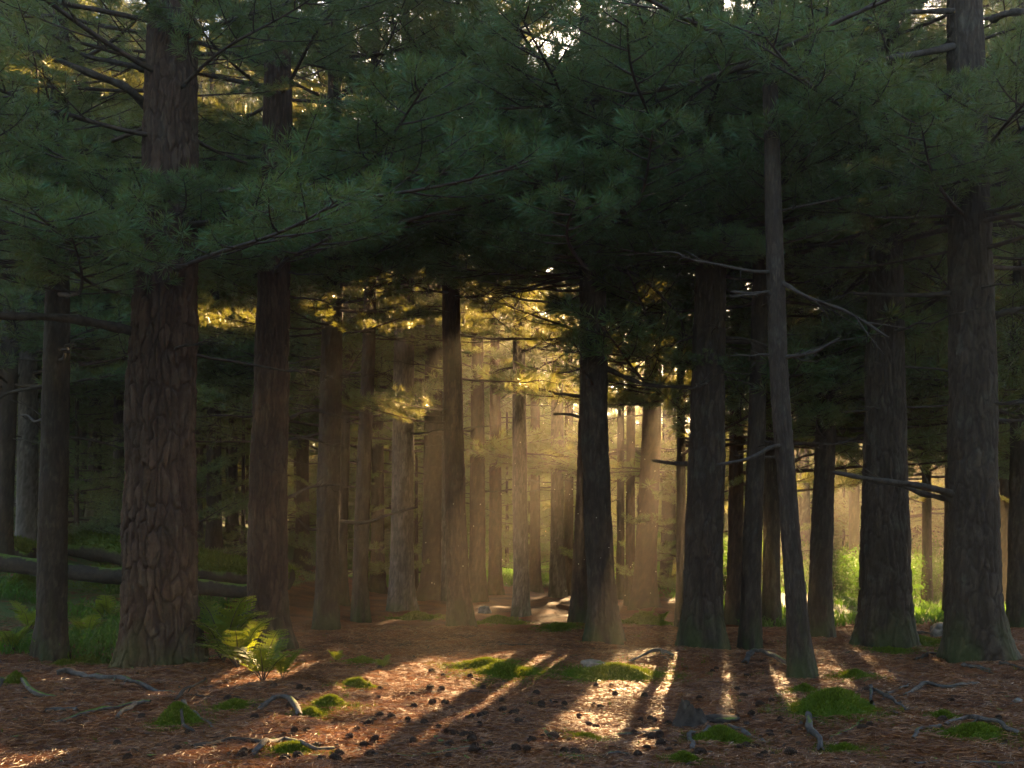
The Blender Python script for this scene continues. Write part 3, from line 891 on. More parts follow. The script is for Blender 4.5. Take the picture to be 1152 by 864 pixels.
# --- the wood behind: pines that close the view and keep the sun off the near ground
rng = np.random.default_rng(5)
placed = [(o.location.x, o.location.y) for o in COL.objects if o.name.startswith('pine_tree')]
k = 0
for row, (Y0, dx) in enumerate(((20.5, 3.4), (24.5, 3.4), (28, 3.6), (31.5, 3.8), (35, 4), (40, 3.8), (46, 4.0), (53, 4.2))):
    for X0 in np.arange(-0.6 * Y0 - 1, 0.62 * Y0 + 1, dx):
        X = X0 + rng.uniform(-0.38, 0.38) * dx + dx / 2 * (row % 2)
        Y = Y0 + rng.uniform(-1.2, 1.2)
        if abs(X) / Y > 0.60:
            continue
        if min((X - a) ** 2 + (Y - b) ** 2 for a, b in placed) < 2.0:
            continue
        if -2.4 < X - (Y - 10) * math.tan(SUN_AZ) < 2.2 and Y < 38 or -1.9 < X - (Y - 10) * math.tan(SUN_AZ) < 1.7:
            continue
        if 3.5 < X < 11 and Y < 30 and rng.uniform() < 0.45 or abs(X) < 8 and Y < 38 and rng.uniform() < 0.85:
            continue
        px = CX + X / Y * F_PX
        pyb = HY - (gz(X, Y) - CAM_H) * F_PX / Y
        hw = rng.uniform(0.11, 0.2) / Y * F_PX
        side = 'left' if px < 400 else ('right' if px > 800 else 'middle')
        lab = {'left': 'dim pine deep in the shadowy wood behind the mossy logs', 'right': 'dim pine deep in the wood around the bright clearing',
               'middle': 'hazy pine deep in the wood behind the light beam'}[side]
        far = Y0 > 38
        pine(lab, [(px, pyb, hw * 1.1), (px + rng.uniform(-3, 3), pyb - 200, hw * 0.9)], Y, rng.uniform(15, 17.5), 'indistinct pines deep in the wood, ' + side, [M_BARK, M_BARK_RED, M_BARK_GREY][k % 3], 200 + k,
             (0.07, 0.25, 0.012), 28 if not far else 18, 0.09 if not far else 0.2, 0.4, zmin=rng.uniform(2.2, 3.2) if not far else rng.uniform(1.0, 1.8), whorl=0.85 if not far else 0.9, per=4 if not far else 5, bscale=1.35 if not far else 1.75,
             protos=MID_B if not far else LOW_B, dead=(1.8, 3.5, 2 if not far else 0), moss=0.2, taper=0.3)
        placed.append((X, Y))
        k += 1

# young pines: green down to the ground, they close the view between the trunks
for q in range(130):
    Y = rng.uniform(21, 48)
    X = rng.uniform(-0.5, 0.5) * Y
    px = CX + X / Y * F_PX
    if 850 < px < 1080 and Y < 29 or 480 < px < 720 and Y < 30:
        continue
    if min((X - a) ** 2 + (Y - b) ** 2 for a, b in placed) < 1.2:
        continue
    H = rng.uniform(3.0, 5.0) if Y < 37 else rng.uniform(3.5, 5.5)
    pyb = HY - (gz(X, Y) - CAM_H) * F_PX / Y
    side = 'left' if px < 480 else ('right' if px > 760 else 'middle')
    pine({'left': 'young bushy pine growing under the tall ones behind the logs', 'right': 'young bushy pine at the edge of the bright clearing', 'middle': 'young bushy pine far back behind the light beam'}[side],
         [(px, pyb, 0.06 / Y * F_PX), (px, pyb - 60, 0.045 / Y * F_PX)], Y, H, 'young pines, ' + side, M_BARK, 500 + q, (0.06, 0.2, 0.004), 10, 0.2, 0.2,
         zmin=0.5, zmax=H - 0.3, whorl=0.5, per=4, bscale=0.62, protos=MID_B if Y < 37 else LOW_B, dead=(1, 2, 0), moss=0, taper=0.75, name='young_pine')
    placed.append((X, Y))


def crown_mesh(seed, H=13.0, z0=2.2, nb=46):
    r = np.random.default_rng(seed)
    V, F, n = [], {}, 0
    mats = [M_TWIG, M_NEEDLE]
    for q in range(nb):
        me = LOW_B[int(r.integers(len(LOW_B)))][0]
        co = np.empty(len(me.vertices) * 3, np.float32)
        me.vertices.foreach_get('co', co)
        co = co.reshape(-1, 3)
        t = (q + 0.5) / nb
        z = z0 + (H - z0 - 0.5) * t
        s = (1.15 - 0.85 * t ** 1.3) * r.uniform(0.8, 1.15)
        M = Euler((r.uniform(-.2, .2), r.uniform(-0.15, 0.15) - 0.4 * t, q * 2.4 + r.uniform(-.3, .3)), 'XYZ').to_matrix()
        co = (np.array(M) @ co.T).T * s + [0, 0, z]
        lt = np.empty(len(me.polygons), np.int32)
        me.polygons.foreach_get('loop_total', lt)
        mi = np.empty(len(me.polygons), np.int32)
        me.polygons.foreach_get('material_index', mi)
        lv = np.empty(len(me.loops), np.int32)
        me.loops.foreach_get('vertex_index', lv)
        assert (lt == 4).all()
        fq = lv.reshape(-1, 4)
        for s_ in (0, 1):
            F.setdefault(s_, []).append(fq[mi == s_] + n)
        V.append(co)
        n += len(co)
    return mesh_np('crown', np.concatenate(V), [np.concatenate(F[0]), np.concatenate(F[1])], mats, [0, 1])


CROWNS = [crown_mesh(600 + i) for i in range(3)]
TR = [trunk_mesh([[0, 0, 0, 0.19], [0.05, 0, 5, 0.15], [0.0, 0, 12.4, 0.03]], 700 + i, 20, 0.15, (0.08, 0.3, 0.012), 0.4, M_BARK)[0] for i in range(2)]
for row, Y0 in enumerate((62, 69, 76, 84)):  # rows behind the first are added to shade the distant haze
    for X0 in np.arange(-44, 52, 4.6):
        X = X0 + rng.uniform(-2, 2)
        Y = Y0 + rng.uniform(-2.5, 2.5)
        if abs(X) / Y > 0.62 or Y0 < 60:
            continue
        o = bpy.data.objects.new('pine_tree', None)
        COL.objects.link(o)
        o.location = (X, Y, gz(X, Y))
        o.rotation_euler = (0, 0, rng.uniform(0, 6.28))
        o.scale = (1.15, 1.15, rng.uniform(0.8, 1.0) + 0.06 * row)
        link('trunk', TR[row % 2], o)
        link('crown', CROWNS[int(rng.integers(3))], o)
        tag(o, 'distant dark pine closing the dim wood at the left' if X < 0 else 'distant dark pine beyond the clearing at the right', 'pine tree',
            'distant pines, left' if X < 0 else 'distant pines, right')

# far wood: one mass beyond the clearing
acc_v, acc_f, nn = [], [[], []], 0
for q in range(110):
    X = rng.uniform(-66, 72)
    Y = rng.uniform(92, 112)
    me = CROWNS[q % 3]
    co = np.empty(len(me.vertices) * 3, np.float32)
    me.vertices.foreach_get('co', co)
    co = co.reshape(-1, 3)[:]
    # every far tree keeps a third of the crown's sprays, made larger
    npoly = len(me.polygons)
    lv = np.empty(len(me.loops), np.int32)
    me.loops.foreach_get('vertex_index', lv)
    mi = np.empty(npoly, np.int32)
    me.polygons.foreach_get('material_index', mi)
    fq = lv.reshape(-1, 4)
    sel = fq[(mi == 1)][::7]
    tri = co[sel.ravel()].reshape(-1, 4, 3)
    c = tri.mean(1, keepdims=True)
    tri = c + (tri - c) * 2.3
    a = rng.uniform(0, 6.28)
    Rz = np.array([[math.cos(a), -math.sin(a), 0], [math.sin(a), math.cos(a), 0], [0, 0, 1]])
    tri = tri.reshape(-1, 3) @ Rz.T * [1.25, 1.25, rng.uniform(0.75, 0.98)] + [X, Y, gz(X, Y) - 0.5]
    acc_v.append(tri)
    acc_f[1].append(np.arange(len(tri)).reshape(-1, 4) + nn)
    nn += len(tri)
    tv, tf = tube([[X, Y, gz(X, Y) - 0.3], [X, Y, 6], [X, Y, 11]], [0.25, 0.18, 0.05], 6)
    acc_v.append(tv)
    acc_f[0].append(tf + nn)
    nn += len(tv)
def wood_mass(name, spots, keep, grow, seed):
    global acc_v, acc_f, nn
    acc_v, acc_f, nn = [], [[], []], 0
    r = np.random.default_rng(seed)
    for q, (X, Y, hs) in enumerate(spots):
        me = CROWNS[q % 3]
        co = np.empty(len(me.vertices) * 3, np.float32)
        me.vertices.foreach_get('co', co)
        co = co.reshape(-1, 3)
        lv = np.empty(len(me.loops), np.int32)
        me.loops.foreach_get('vertex_index', lv)
        mi = np.empty(len(me.polygons), np.int32)
        me.polygons.foreach_get('material_index', mi)
        sel = lv.reshape(-1, 4)[mi == 1][::keep]
        tri = co[sel.ravel()].reshape(-1, 4, 3)
        c = tri.mean(1, keepdims=True)
        tri = c + (tri - c) * grow
        a = r.uniform(0, 6.28)
        Rz = np.array([[math.cos(a), -math.sin(a), 0], [math.sin(a), math.cos(a), 0], [0, 0, 1]])
        tri = tri.reshape(-1, 3) @ Rz.T * [1.25, 1.25, hs] + [X, Y, gz(X, Y) - 0.5]
        acc_v.append(tri)
        acc_f[1].append(np.arange(len(tri)).reshape(-1, 4) + nn)
        nn += len(tri)
        tv, tf = tube([[X, Y, gz(X, Y) - 0.3], [X, Y, 6 * hs], [X, Y, 12 * hs]], [0.25, 0.18, 0.05], 8)
        acc_v.append(tv)
        acc_f[0].append(tf + nn)
        nn += len(tv)
    return link(name, mesh_np(name, np.concatenate(acc_v), [np.concatenate(acc_f[0]), np.concatenate(acc_f[1])], [M_BARK, M_NEEDLE], [0, 1]))


far_v, far_f = acc_v, acc_f
r9 = np.random.default_rng(91)
sp = [(X + r9.uniform(-1, 1), Y + r9.uniform(-1, 1), r9.uniform(0.85, 1.02)) for Y in (-8, -12) for X in np.arange(-21, 22, 3.6)]
sp += [(sx * (9.5 + Y * 0.35) + r9.uniform(-1, 1), Y, r9.uniform(0.95, 1.2)) for sx in (-1, 1) for Y in (-4, 0, 4, 8)]
bw = wood_mass('sky_blocking_woods', sp, 5, 2.0, 4)  # out of view, added to keep low sky light off trunks and ground
tag(bw, 'unseen pine wood behind and beside the viewpoint, added to block low sky light', 'woods', kind='stuff')
acc_v, acc_f = far_v, far_f
fw = link('far_woods', mesh_np('far_woods', np.concatenate(acc_v), [np.concatenate(acc_f[0]), np.concatenate(acc_f[1])], [M_BARK, M_NEEDLE], [0, 1]))
tag(fw, 'hazy mass of distant wood beyond the sunlit clearing', 'woods', kind='stuff')

# ------------------------------------------------------------------ ground
MOUNDS = []   # (x, y, rx, ry, h)


def mound_px(px, py, wpx, hpx, depth=1.0):
    x, y = pix(px, py)
    s = y / F_PX
    return x, y, wpx * 0.5 * s, max(0.1, wpx * 0.5 * s * depth), hpx * s


MOUND_LIST = [
    (936, 803, 112, 32, 0.9, 'largest mossy hump, with a pale grey root running down its front'),
    (810, 836, 78, 24, 0.8, 'mossy hump clasped by two grey roots at the lower edge, right of the stump'),
    (200, 812, 56, 20, 0.8, 'mossy hump with a grey stick leaning on it in the left foreground'),
    (540, 750, 66, 9, 0.9, 'flat dim moss cushion just behind the sunlit needles'),
    (572, 760, 78, 12, 0.9, 'bright sunlit moss cushion at the back of the sunlit needles'),
    (402, 772, 42, 11, 0.8, 'small peaked moss cushion at the left of the sunlit needles'),
    (372, 793, 44, 9, 0.8, 'sunny moss cushion beside the dark arched root'),
    (350, 806, 46, 7, 0.8, 'shaded moss cushion in front of the dark arched root'),
    (330, 845, 54, 10, 0.7, 'moss cushion on the grey root at the lower left edge'),
    (690, 762, 130, 13, 0.6, 'long sunlit mossy ridge in front of the central dark trunk'),
    (262, 795, 46, 6, 0.8, 'low sunny moss patch in front of the fern'),
    (408, 745, 44, 4, 0.9, 'low dim moss patch behind the peaked cushion'),
    (962, 762, 46, 6, 0.8, 'low moss patch behind the largest mossy hump'),
    (1092, 827, 74, 12, 0.7, 'mossy hump under the curved grey root at the lower right'),
    (1062, 806, 30, 5, 0.8, 'tiny moss patch left of the curved grey root'),
    (950, 846, 50, 9, 0.7, 'moss patch at the foot of the pale grey root'),
    (1035, 722, 60, 5, 0.8, 'moss collar at the right foot of the broad dark trunk'),
    (1000, 734, 44, 5, 0.8, 'moss collar in front of the broad dark trunk'),
    (100, 746, 52, 9, 0.8, 'bright moss cushion between the slim and the thickest left trunks'),
    (72, 748, 26, 6, 0.8, 'small moss cushion touching the slim left trunk'),
    (905, 778, 30, 5, 0.8, 'small moss patch at the foot of the leaning pine'),
    (770, 856, 40, 7, 0.7, 'small moss patch at the bottom edge below the stump'),
    (660, 832, 40, 5, 0.7, 'mossy end of the long low root right of centre'),
    (725, 700, 50, 9, 0.9, 'mossy knoll with seedlings in front of the dark reddish pine'),
    (470, 694, 50, 5, 0.9, 'dim moss strip at the foot of the grey pine'),
    (560, 700, 58, 6, 0.9, 'moss strip left of the thin pale pine'),
    (18, 770, 30, 12, 0.7, 'moss hump under the dark root at the left edge'),
    (250, 700, 60, 14, 0.9, 'mossy boulder hump behind the tall fern'),
    (140, 660, 90, 10, 0.8, 'mossy hummock beneath the dark fallen log'),
    (30, 662, 70, 16, 0.8, 'mossy hummock at the left below the dark fallen log'),
    (630, 706, 40, 3, 0.9, 'faint moss patch left of the central dark trunk foot'),
]
for (px, py, w, h, dp, lab) in MOUND_LIST:
    MOUNDS.append((*mound_px(px, py, w, h * 0.75, dp * 1.15), lab))


def axis_lines(a, b, fine_a, fine_b, step, grow=1.12):
    mid = list(np.arange(fine_a, fine_b, step))
    lo, s, x = [], step, fine_a
    while x > a:
        s *= grow
        x -= s
        lo.append(max(x, a))
    hi, s, x = [], step, mid[-1]
    while x < b:
        s *= grow
        x += s
        hi.append(min(x, b))
    return np.unique(np.array(lo[::-1] + mid + hi))


gx = axis_lines(-90, 90, -6.5, 6.5, 0.045)
gy = axis_lines(-20, 125, 5.8, 15, 0.04, 1.06)
XX, YY = np.meshgrid(gx, gy, indexing='ij')
ZZ = ground_h(XX, YY) + 0.006 * fbm(XX * 14, YY * 14, 0, 77, 2) * (YY < 25)
grn = np.full(XX.shape, -0.12) + 0.12 * fbm(XX * 0.8, YY * 0.8, 0, 51, 3)
for (mx, my, rx, ry, mh, lab) in MOUNDS:
    q = ((XX - mx) / (rx * 1.25)) ** 2 + ((YY - my) / (ry * 1.35)) ** 2
    grn = np.maximum(grn, 0.72 * np.exp(-q * 0.6) - 0.05)
grn = np.maximum(grn, 0.9 * sstep(15.5, 18.5, YY + 0.8 * fbm(XX * .5, YY * .5, 0, 8, 2)) * sstep(3.0, 4.6, XX))
grn = np.maximum(grn, 0.8 * sstep(27, 30, YY))
grn = np.maximum(grn, 0.5 * sstep(13, 16, YY) * sstep(-3.5, -6, XX))
nx, ny = XX.shape
i, j = np.meshgrid(np.arange(nx - 1), np.arange(ny - 1), indexing='ij')
a = i * ny + j
Fg = np.stack([a, a + ny, a + ny + 1, a + 1], -1).reshape(-1, 4)
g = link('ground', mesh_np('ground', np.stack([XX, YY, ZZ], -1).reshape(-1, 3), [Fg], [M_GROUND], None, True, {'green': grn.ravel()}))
tag(g, 'rust brown forest floor of fallen pine needles', 'ground', kind='structure')

# fallen needles lying on the ground near the camera
def in_mound(x, y, s=0.9):
    m = np.zeros(x.shape, bool)
    for (mx, my, rx, ry, mh, lab) in MOUNDS:
        m |= ((x - mx) / (rx * s)) ** 2 + ((y - my) / (ry * s)) ** 2 < 1
    return m


n = 170000
Yn = 5.9 + (RNG.uniform(0, 1, n) ** 1.5) * 10.5
Xn = RNG.uniform(-0.5, 0.5, n) * (Yn * 0.98 + 0.6)
keep = ~in_mound(Xn, Yn)
Xn, Yn = Xn[keep], Yn[keep]
n = len(Xn)
ang = RNG.uniform(0, 6.28, n)
el = RNG.normal(0.05, 0.16, n)
D = np.stack([np.cos(ang) * np.cos(el), np.sin(ang) * np.cos(el), np.sin(el)], 1)
C = np.stack([Xn, Yn, ground_h(Xn, Yn) + RNG.uniform(0.002, 0.016, n)], 1)
ln = RNG.uniform(0.035, 0.07, n)[:, None]
S = np.stack([-np.sin(ang), np.cos(ang), np.zeros(n)], 1) * RNG.uniform(0.0012, 0.0026, n)[:, None]
V = np.stack([C - D * ln - S * 0.5, C - D * ln + S * 0.5, C + D * ln * 0.2 + S + [0, 0, 0.004], C + D * ln], 1).reshape(-1, 3)
o = link('fallen_needles', mesh_np('fallen_needles', V, [np.arange(n * 4).reshape(-1, 4)], [M_LITTER]))
tag(o, 'loose layer of rusty fallen pine needles', 'needle litter', kind='stuff')

# flakes of bark shed by the pines
n = 900
Yn = 6.3 + RNG.uniform(0, 1, n) ** 1.2 * 9
Xn = RNG.uniform(-0.49, 0.49, n) * Yn
a_ = RNG.uniform(0, 6.28, n)
C = np.stack([Xn, Yn, ground_h(Xn, Yn) + RNG.uniform(0.008, 0.02, n)], 1)
e1 = np.stack([np.cos(a_), np.sin(a_), RNG.normal(0, 0.2, n)], 1) * RNG.uniform(0.012, 0.04, n)[:, None]
e2 = np.stack([-np.sin(a_), np.cos(a_), RNG.normal(0, 0.2, n)], 1) * RNG.uniform(0.008, 0.02, n)[:, None]
V = np.stack([C + e1, C + 0.5 * e1 + e2, C - 0.6 * e1 + 0.8 * e2, C - e1, C - 0.4 * e1 - e2, C + 0.7 * e1 - 0.7 * e2], 1).reshape(-1, 3)
tag(link('bark_flakes', mesh_np('bark_flakes', V, [np.arange(n * 6).reshape(-1, 6)], [M_ROTTEN])), 'dark flakes of bark lying among the fallen needles', 'bark flakes', kind='stuff')

# thin ragged moss between the cushions
n = 160000
Yn = 6.2 + RNG.uniform(0, 1, n) ** 1.3 * 9.5
Xn = RNG.uniform(-0.49, 0.49, n) * Yn
mk = -0.35 + 0.55 * fbm(Xn * 1.1 + 4, Yn * 1.1, 0, 51, 3)
for (mx, my, rx, ry, mh, lab) in MOUNDS:
    mk = np.maximum(mk, 0.85 * np.exp(-(((Xn - mx) / (rx * 1.7)) ** 2 + ((Yn - my) / (ry * 1.9)) ** 2)))
kp = mk + 0.45 * fbm(Xn * 6, Yn * 6, 0, 15, 3) > 0.52
Xn, Yn = Xn[kp], Yn[kp]
n = len(Xn)
b_ = np.stack([Xn, Yn, ground_h(Xn, Yn)], 1)
up = RNG.normal(size=(n, 3)) * 0.4 + [0, 0, 1]
sd = RNG.normal(size=(n, 3)) * [1, 1, 0.1]
sd *= (0.0035 * (0.6 + Yn / 14) / np.linalg.norm(sd, axis=1))[:, None]
V = np.stack([b_ - sd, b_ + sd, b_ + up * RNG.uniform(0.012, 0.03, n)[:, None]], 1).reshape(-1, 3)
tag(link('thin_moss', mesh_np('thin_moss', V, [np.arange(n * 3).reshape(-1, 3)], [M_MOSS])), 'thin ragged moss creeping through the fallen needles', 'moss', kind='stuff')

# small broken twigs strewn over the litter
n = 420
Yn = 6.3 + RNG.uniform(0, 1, n) ** 1.3 * 9
Xn = RNG.uniform(-0.49, 0.49, n) * Yn
acc = Acc()
for x_, y_ in zip(Xn, Yn):
    a_ = RNG.uniform(0, 6.28)
    l_ = RNG.uniform(0.05, 0.24)
    k_ = RNG.normal(0, 0.12)
    P = np.array([[x_, y_], [x_ + math.cos(a_) * l_ * 0.5, y_ + math.sin(a_) * l_ * 0.5], [x_ + math.cos(a_ + k_) * l_, y_ + math.sin(a_ + k_) * l_]])
    z_ = ground_h(P[:, 0], P[:, 1]) + np.array([0.004, 0.012, 0.006])
    acc.add(*tube(np.column_stack([P, z_]), np.array([1, 0.85, 0.5]) * RNG.uniform(0.002, 0.0055), 5))
tag(link('twig_litter', acc.mesh('twig_litter', [M_DEAD])), 'short broken twigs strewn over the fallen needles', 'twigs', kind='stuff')

# ------------------------------------------------------------------ moss humps
for q, (mx, my, rx, ry, mh, lab) in enumerate(MOUNDS):
    nr, na = 22, 56
    r = np.linspace(0, 1.12, nr)
    t = np.arange(na) / na * 2 * math.pi
    Rr, Tt = np.meshgrid(r, t, indexing='ij')
    edge = 1 + 0.34 * fbm(np.cos(Tt) * 1.9, np.sin(Tt) * 1.9, 0, 900 + q, 4)
    x = mx + rx * Rr * edge * np.cos(Tt)
    y = my + ry * Rr * edge * np.sin(Tt)
    prof = np.clip(1 - Rr ** 2, 0, 1) ** 1.6
    lump = 1 + 0.28 * fbm(x * 5.0, y * 5.0, 0, 950 + q, 3)
    z = ground_h(x, y) - 0.016 - 0.03 * sstep(1, 1.12, Rr) + (mh + 0.02) * prof * lump + 0.008 * fbm(x * 30, y * 30, 0, q, 2) * prof
    Vb = np.stack([x - mx, y - my, z], -1).reshape(-1, 3)
    gz0 = gz(mx, my)
    Vb[:, 2] -= gz0
    i, j = np.meshgrid(np.arange(nr - 1), np.arange(na), indexing='ij')
    a = i * na + j
    b = i * na + (j + 1) % na
    Fb = np.stack([a, a + na, b + na, b], -1).reshape(-1, 4)
    # short tips all over the cushion
    rr = np.random.default_rng(3000 + q)
    area = rx * ry * 3.14
    nt_ = int(min(9000, 1500 + area * 26000 * min(1.0, (9.0 / my) ** 2)))
    fi = rr.integers(0, len(Fb), nt_)
    w = rr.dirichlet((1, 1, 1, 1), nt_)
    base = (Vb[Fb[fi]] * w[:, :, None]).sum(1)
    cen = np.array([0, 0, -0.5 * max(rx, ry)])
    # stray tips thin out into the litter around the cushion
    k_ = nt_ // 3
    ra = rr.uniform(0, 6.28, k_)
    rd = 0.85 + 0.75 * rr.uniform(0, 1, k_) ** 1.7
    ed = 1 + 0.34 * fbm(np.cos(ra) * 1.9, np.sin(ra) * 1.9, 0, 900 + q, 4)
    bx_, by_ = mx + rx * rd * ed * np.cos(ra), my + ry * rd * ed * np.sin(ra)
    base[:k_] = np.stack([bx_ - mx, by_ - my, ground_h(bx_, by_) - gz0], 1)
    up = base - cen
    up /= np.linalg.norm(up, axis=1)[:, None]
    up = up + rr.normal(size=up.shape) * 0.45
    up /= np.linalg.norm(up, axis=1)[:, None]
    L_ = rr.uniform(0.012, 0.032, nt_)[:, None] * (0.8 + my / 25)
    sd = np.cross(up, rr.normal(size=up.shape))
    sd /= np.linalg.norm(sd, axis=1)[:, None]
    sd *= 0.0035 * (0.6 + my / 14)
    Vt = np.stack([base - sd, base + sd, base + up * L_], 1).reshape(-1, 3)
    Ft = np.arange(nt_ * 3).reshape(-1, 3) + len(Vb)
    me = mesh_np('moss_cushion', np.concatenate([Vb, Vt]), [Fb, Ft], [M_MOSS], [0, 0], [True, False])
    o = link('moss_cushion', me, None, (mx, my, gz0))
    tag(o, lab, 'moss')

# ------------------------------------------------------------------ roots, sticks
def mound_top(x, y):
    z = gz(x, y)
    for (mx, my, rx, ry, mh, lab) in MOUNDS:
        q = ((x - mx) / rx) ** 2 + ((y - my) / ry) ** 2
        if q < 1:
            z = max(z, gz(x, y) + mh * (1 - q) ** 1.1)
    return z


def root_px(name, pts, r0, r1, label, cat, mat, lift=0.2, seed=0, arch=0.0, forks=0):
    """pts: (column, row) along the ground; radii in photograph pixels"""
    P = []
    for (px, py) in pts:
        x, y = pix(px, py)
        P.append((x, y))
    y0 = P[0][1]
    s = y0 / F_PX
    m = 30
    L2 = smooth_line(np.array([(x, y, 0) for x, y in P]), m)
    if name == 'fallen_branch':                              # snapped straight pieces rather than curves
        kk = np.arange(len(P))
        L2 = np.stack([np.interp(np.linspace(0, len(P) - 1, m), kk, np.array(P)[:, c_]) for c_ in (0, 1)] + [np.zeros(m)], 1)
    t = np.linspace(0, 1, m)
    R = 0.75 * (r0 + (r1 - r0) * t) * s * (1 + 0.15 * np.sin(t * 9 + seed))
    Z = np.array([mound_top(a, b) for a, b in L2[:, :2]])
    L2[:, 2] = Z + R * lift + arch * np.sin(t * math.pi)
    L2[:, :2] += np.stack([fbm(t * 4, t * 0, 0, seed, 2), fbm(t * 4, t * 0 + 3, 0, seed + 1, 2)], 1) * 0.022
    c = L2[m // 2].copy()
    c[2] = gz(c[0], c[1])
    acc = Acc()
    acc.add(*tube(L2 - c, R, 12, rough=0.5, seed=seed))
    rr = np.random.default_rng(seed + 77)
    for k in range(forks):
        i = int(rr.uniform(0.3, 0.8) * m)
        d = L2[min(i + 2, m - 1)] - L2[i]
        d /= np.linalg.norm(d)
        a = rr.choice([-1, 1]) * rr.uniform(0.5, 1.0)
        e = np.array([d[0] * math.cos(a) - d[1] * math.sin(a), d[0] * math.sin(a) + d[1] * math.cos(a), 0.0])
        l = rr.uniform(0.15, 0.35)
        Q = np.array([L2[i], L2[i] + e * l * 0.5, L2[i] + e * l])
        for q in Q[1:]:
            q[2] = mound_top(q[0], q[1]) + 0.004
        acc.add(*tube(smooth_line(Q, 10) - c, np.linspace(R[i] * 0.6, R[i] * 0.2, 10), 7, rough=0.3, seed=seed + k))
    o = link(name, acc.mesh(name, [mat]), None, c)
    tag(o, label, cat)
    return o


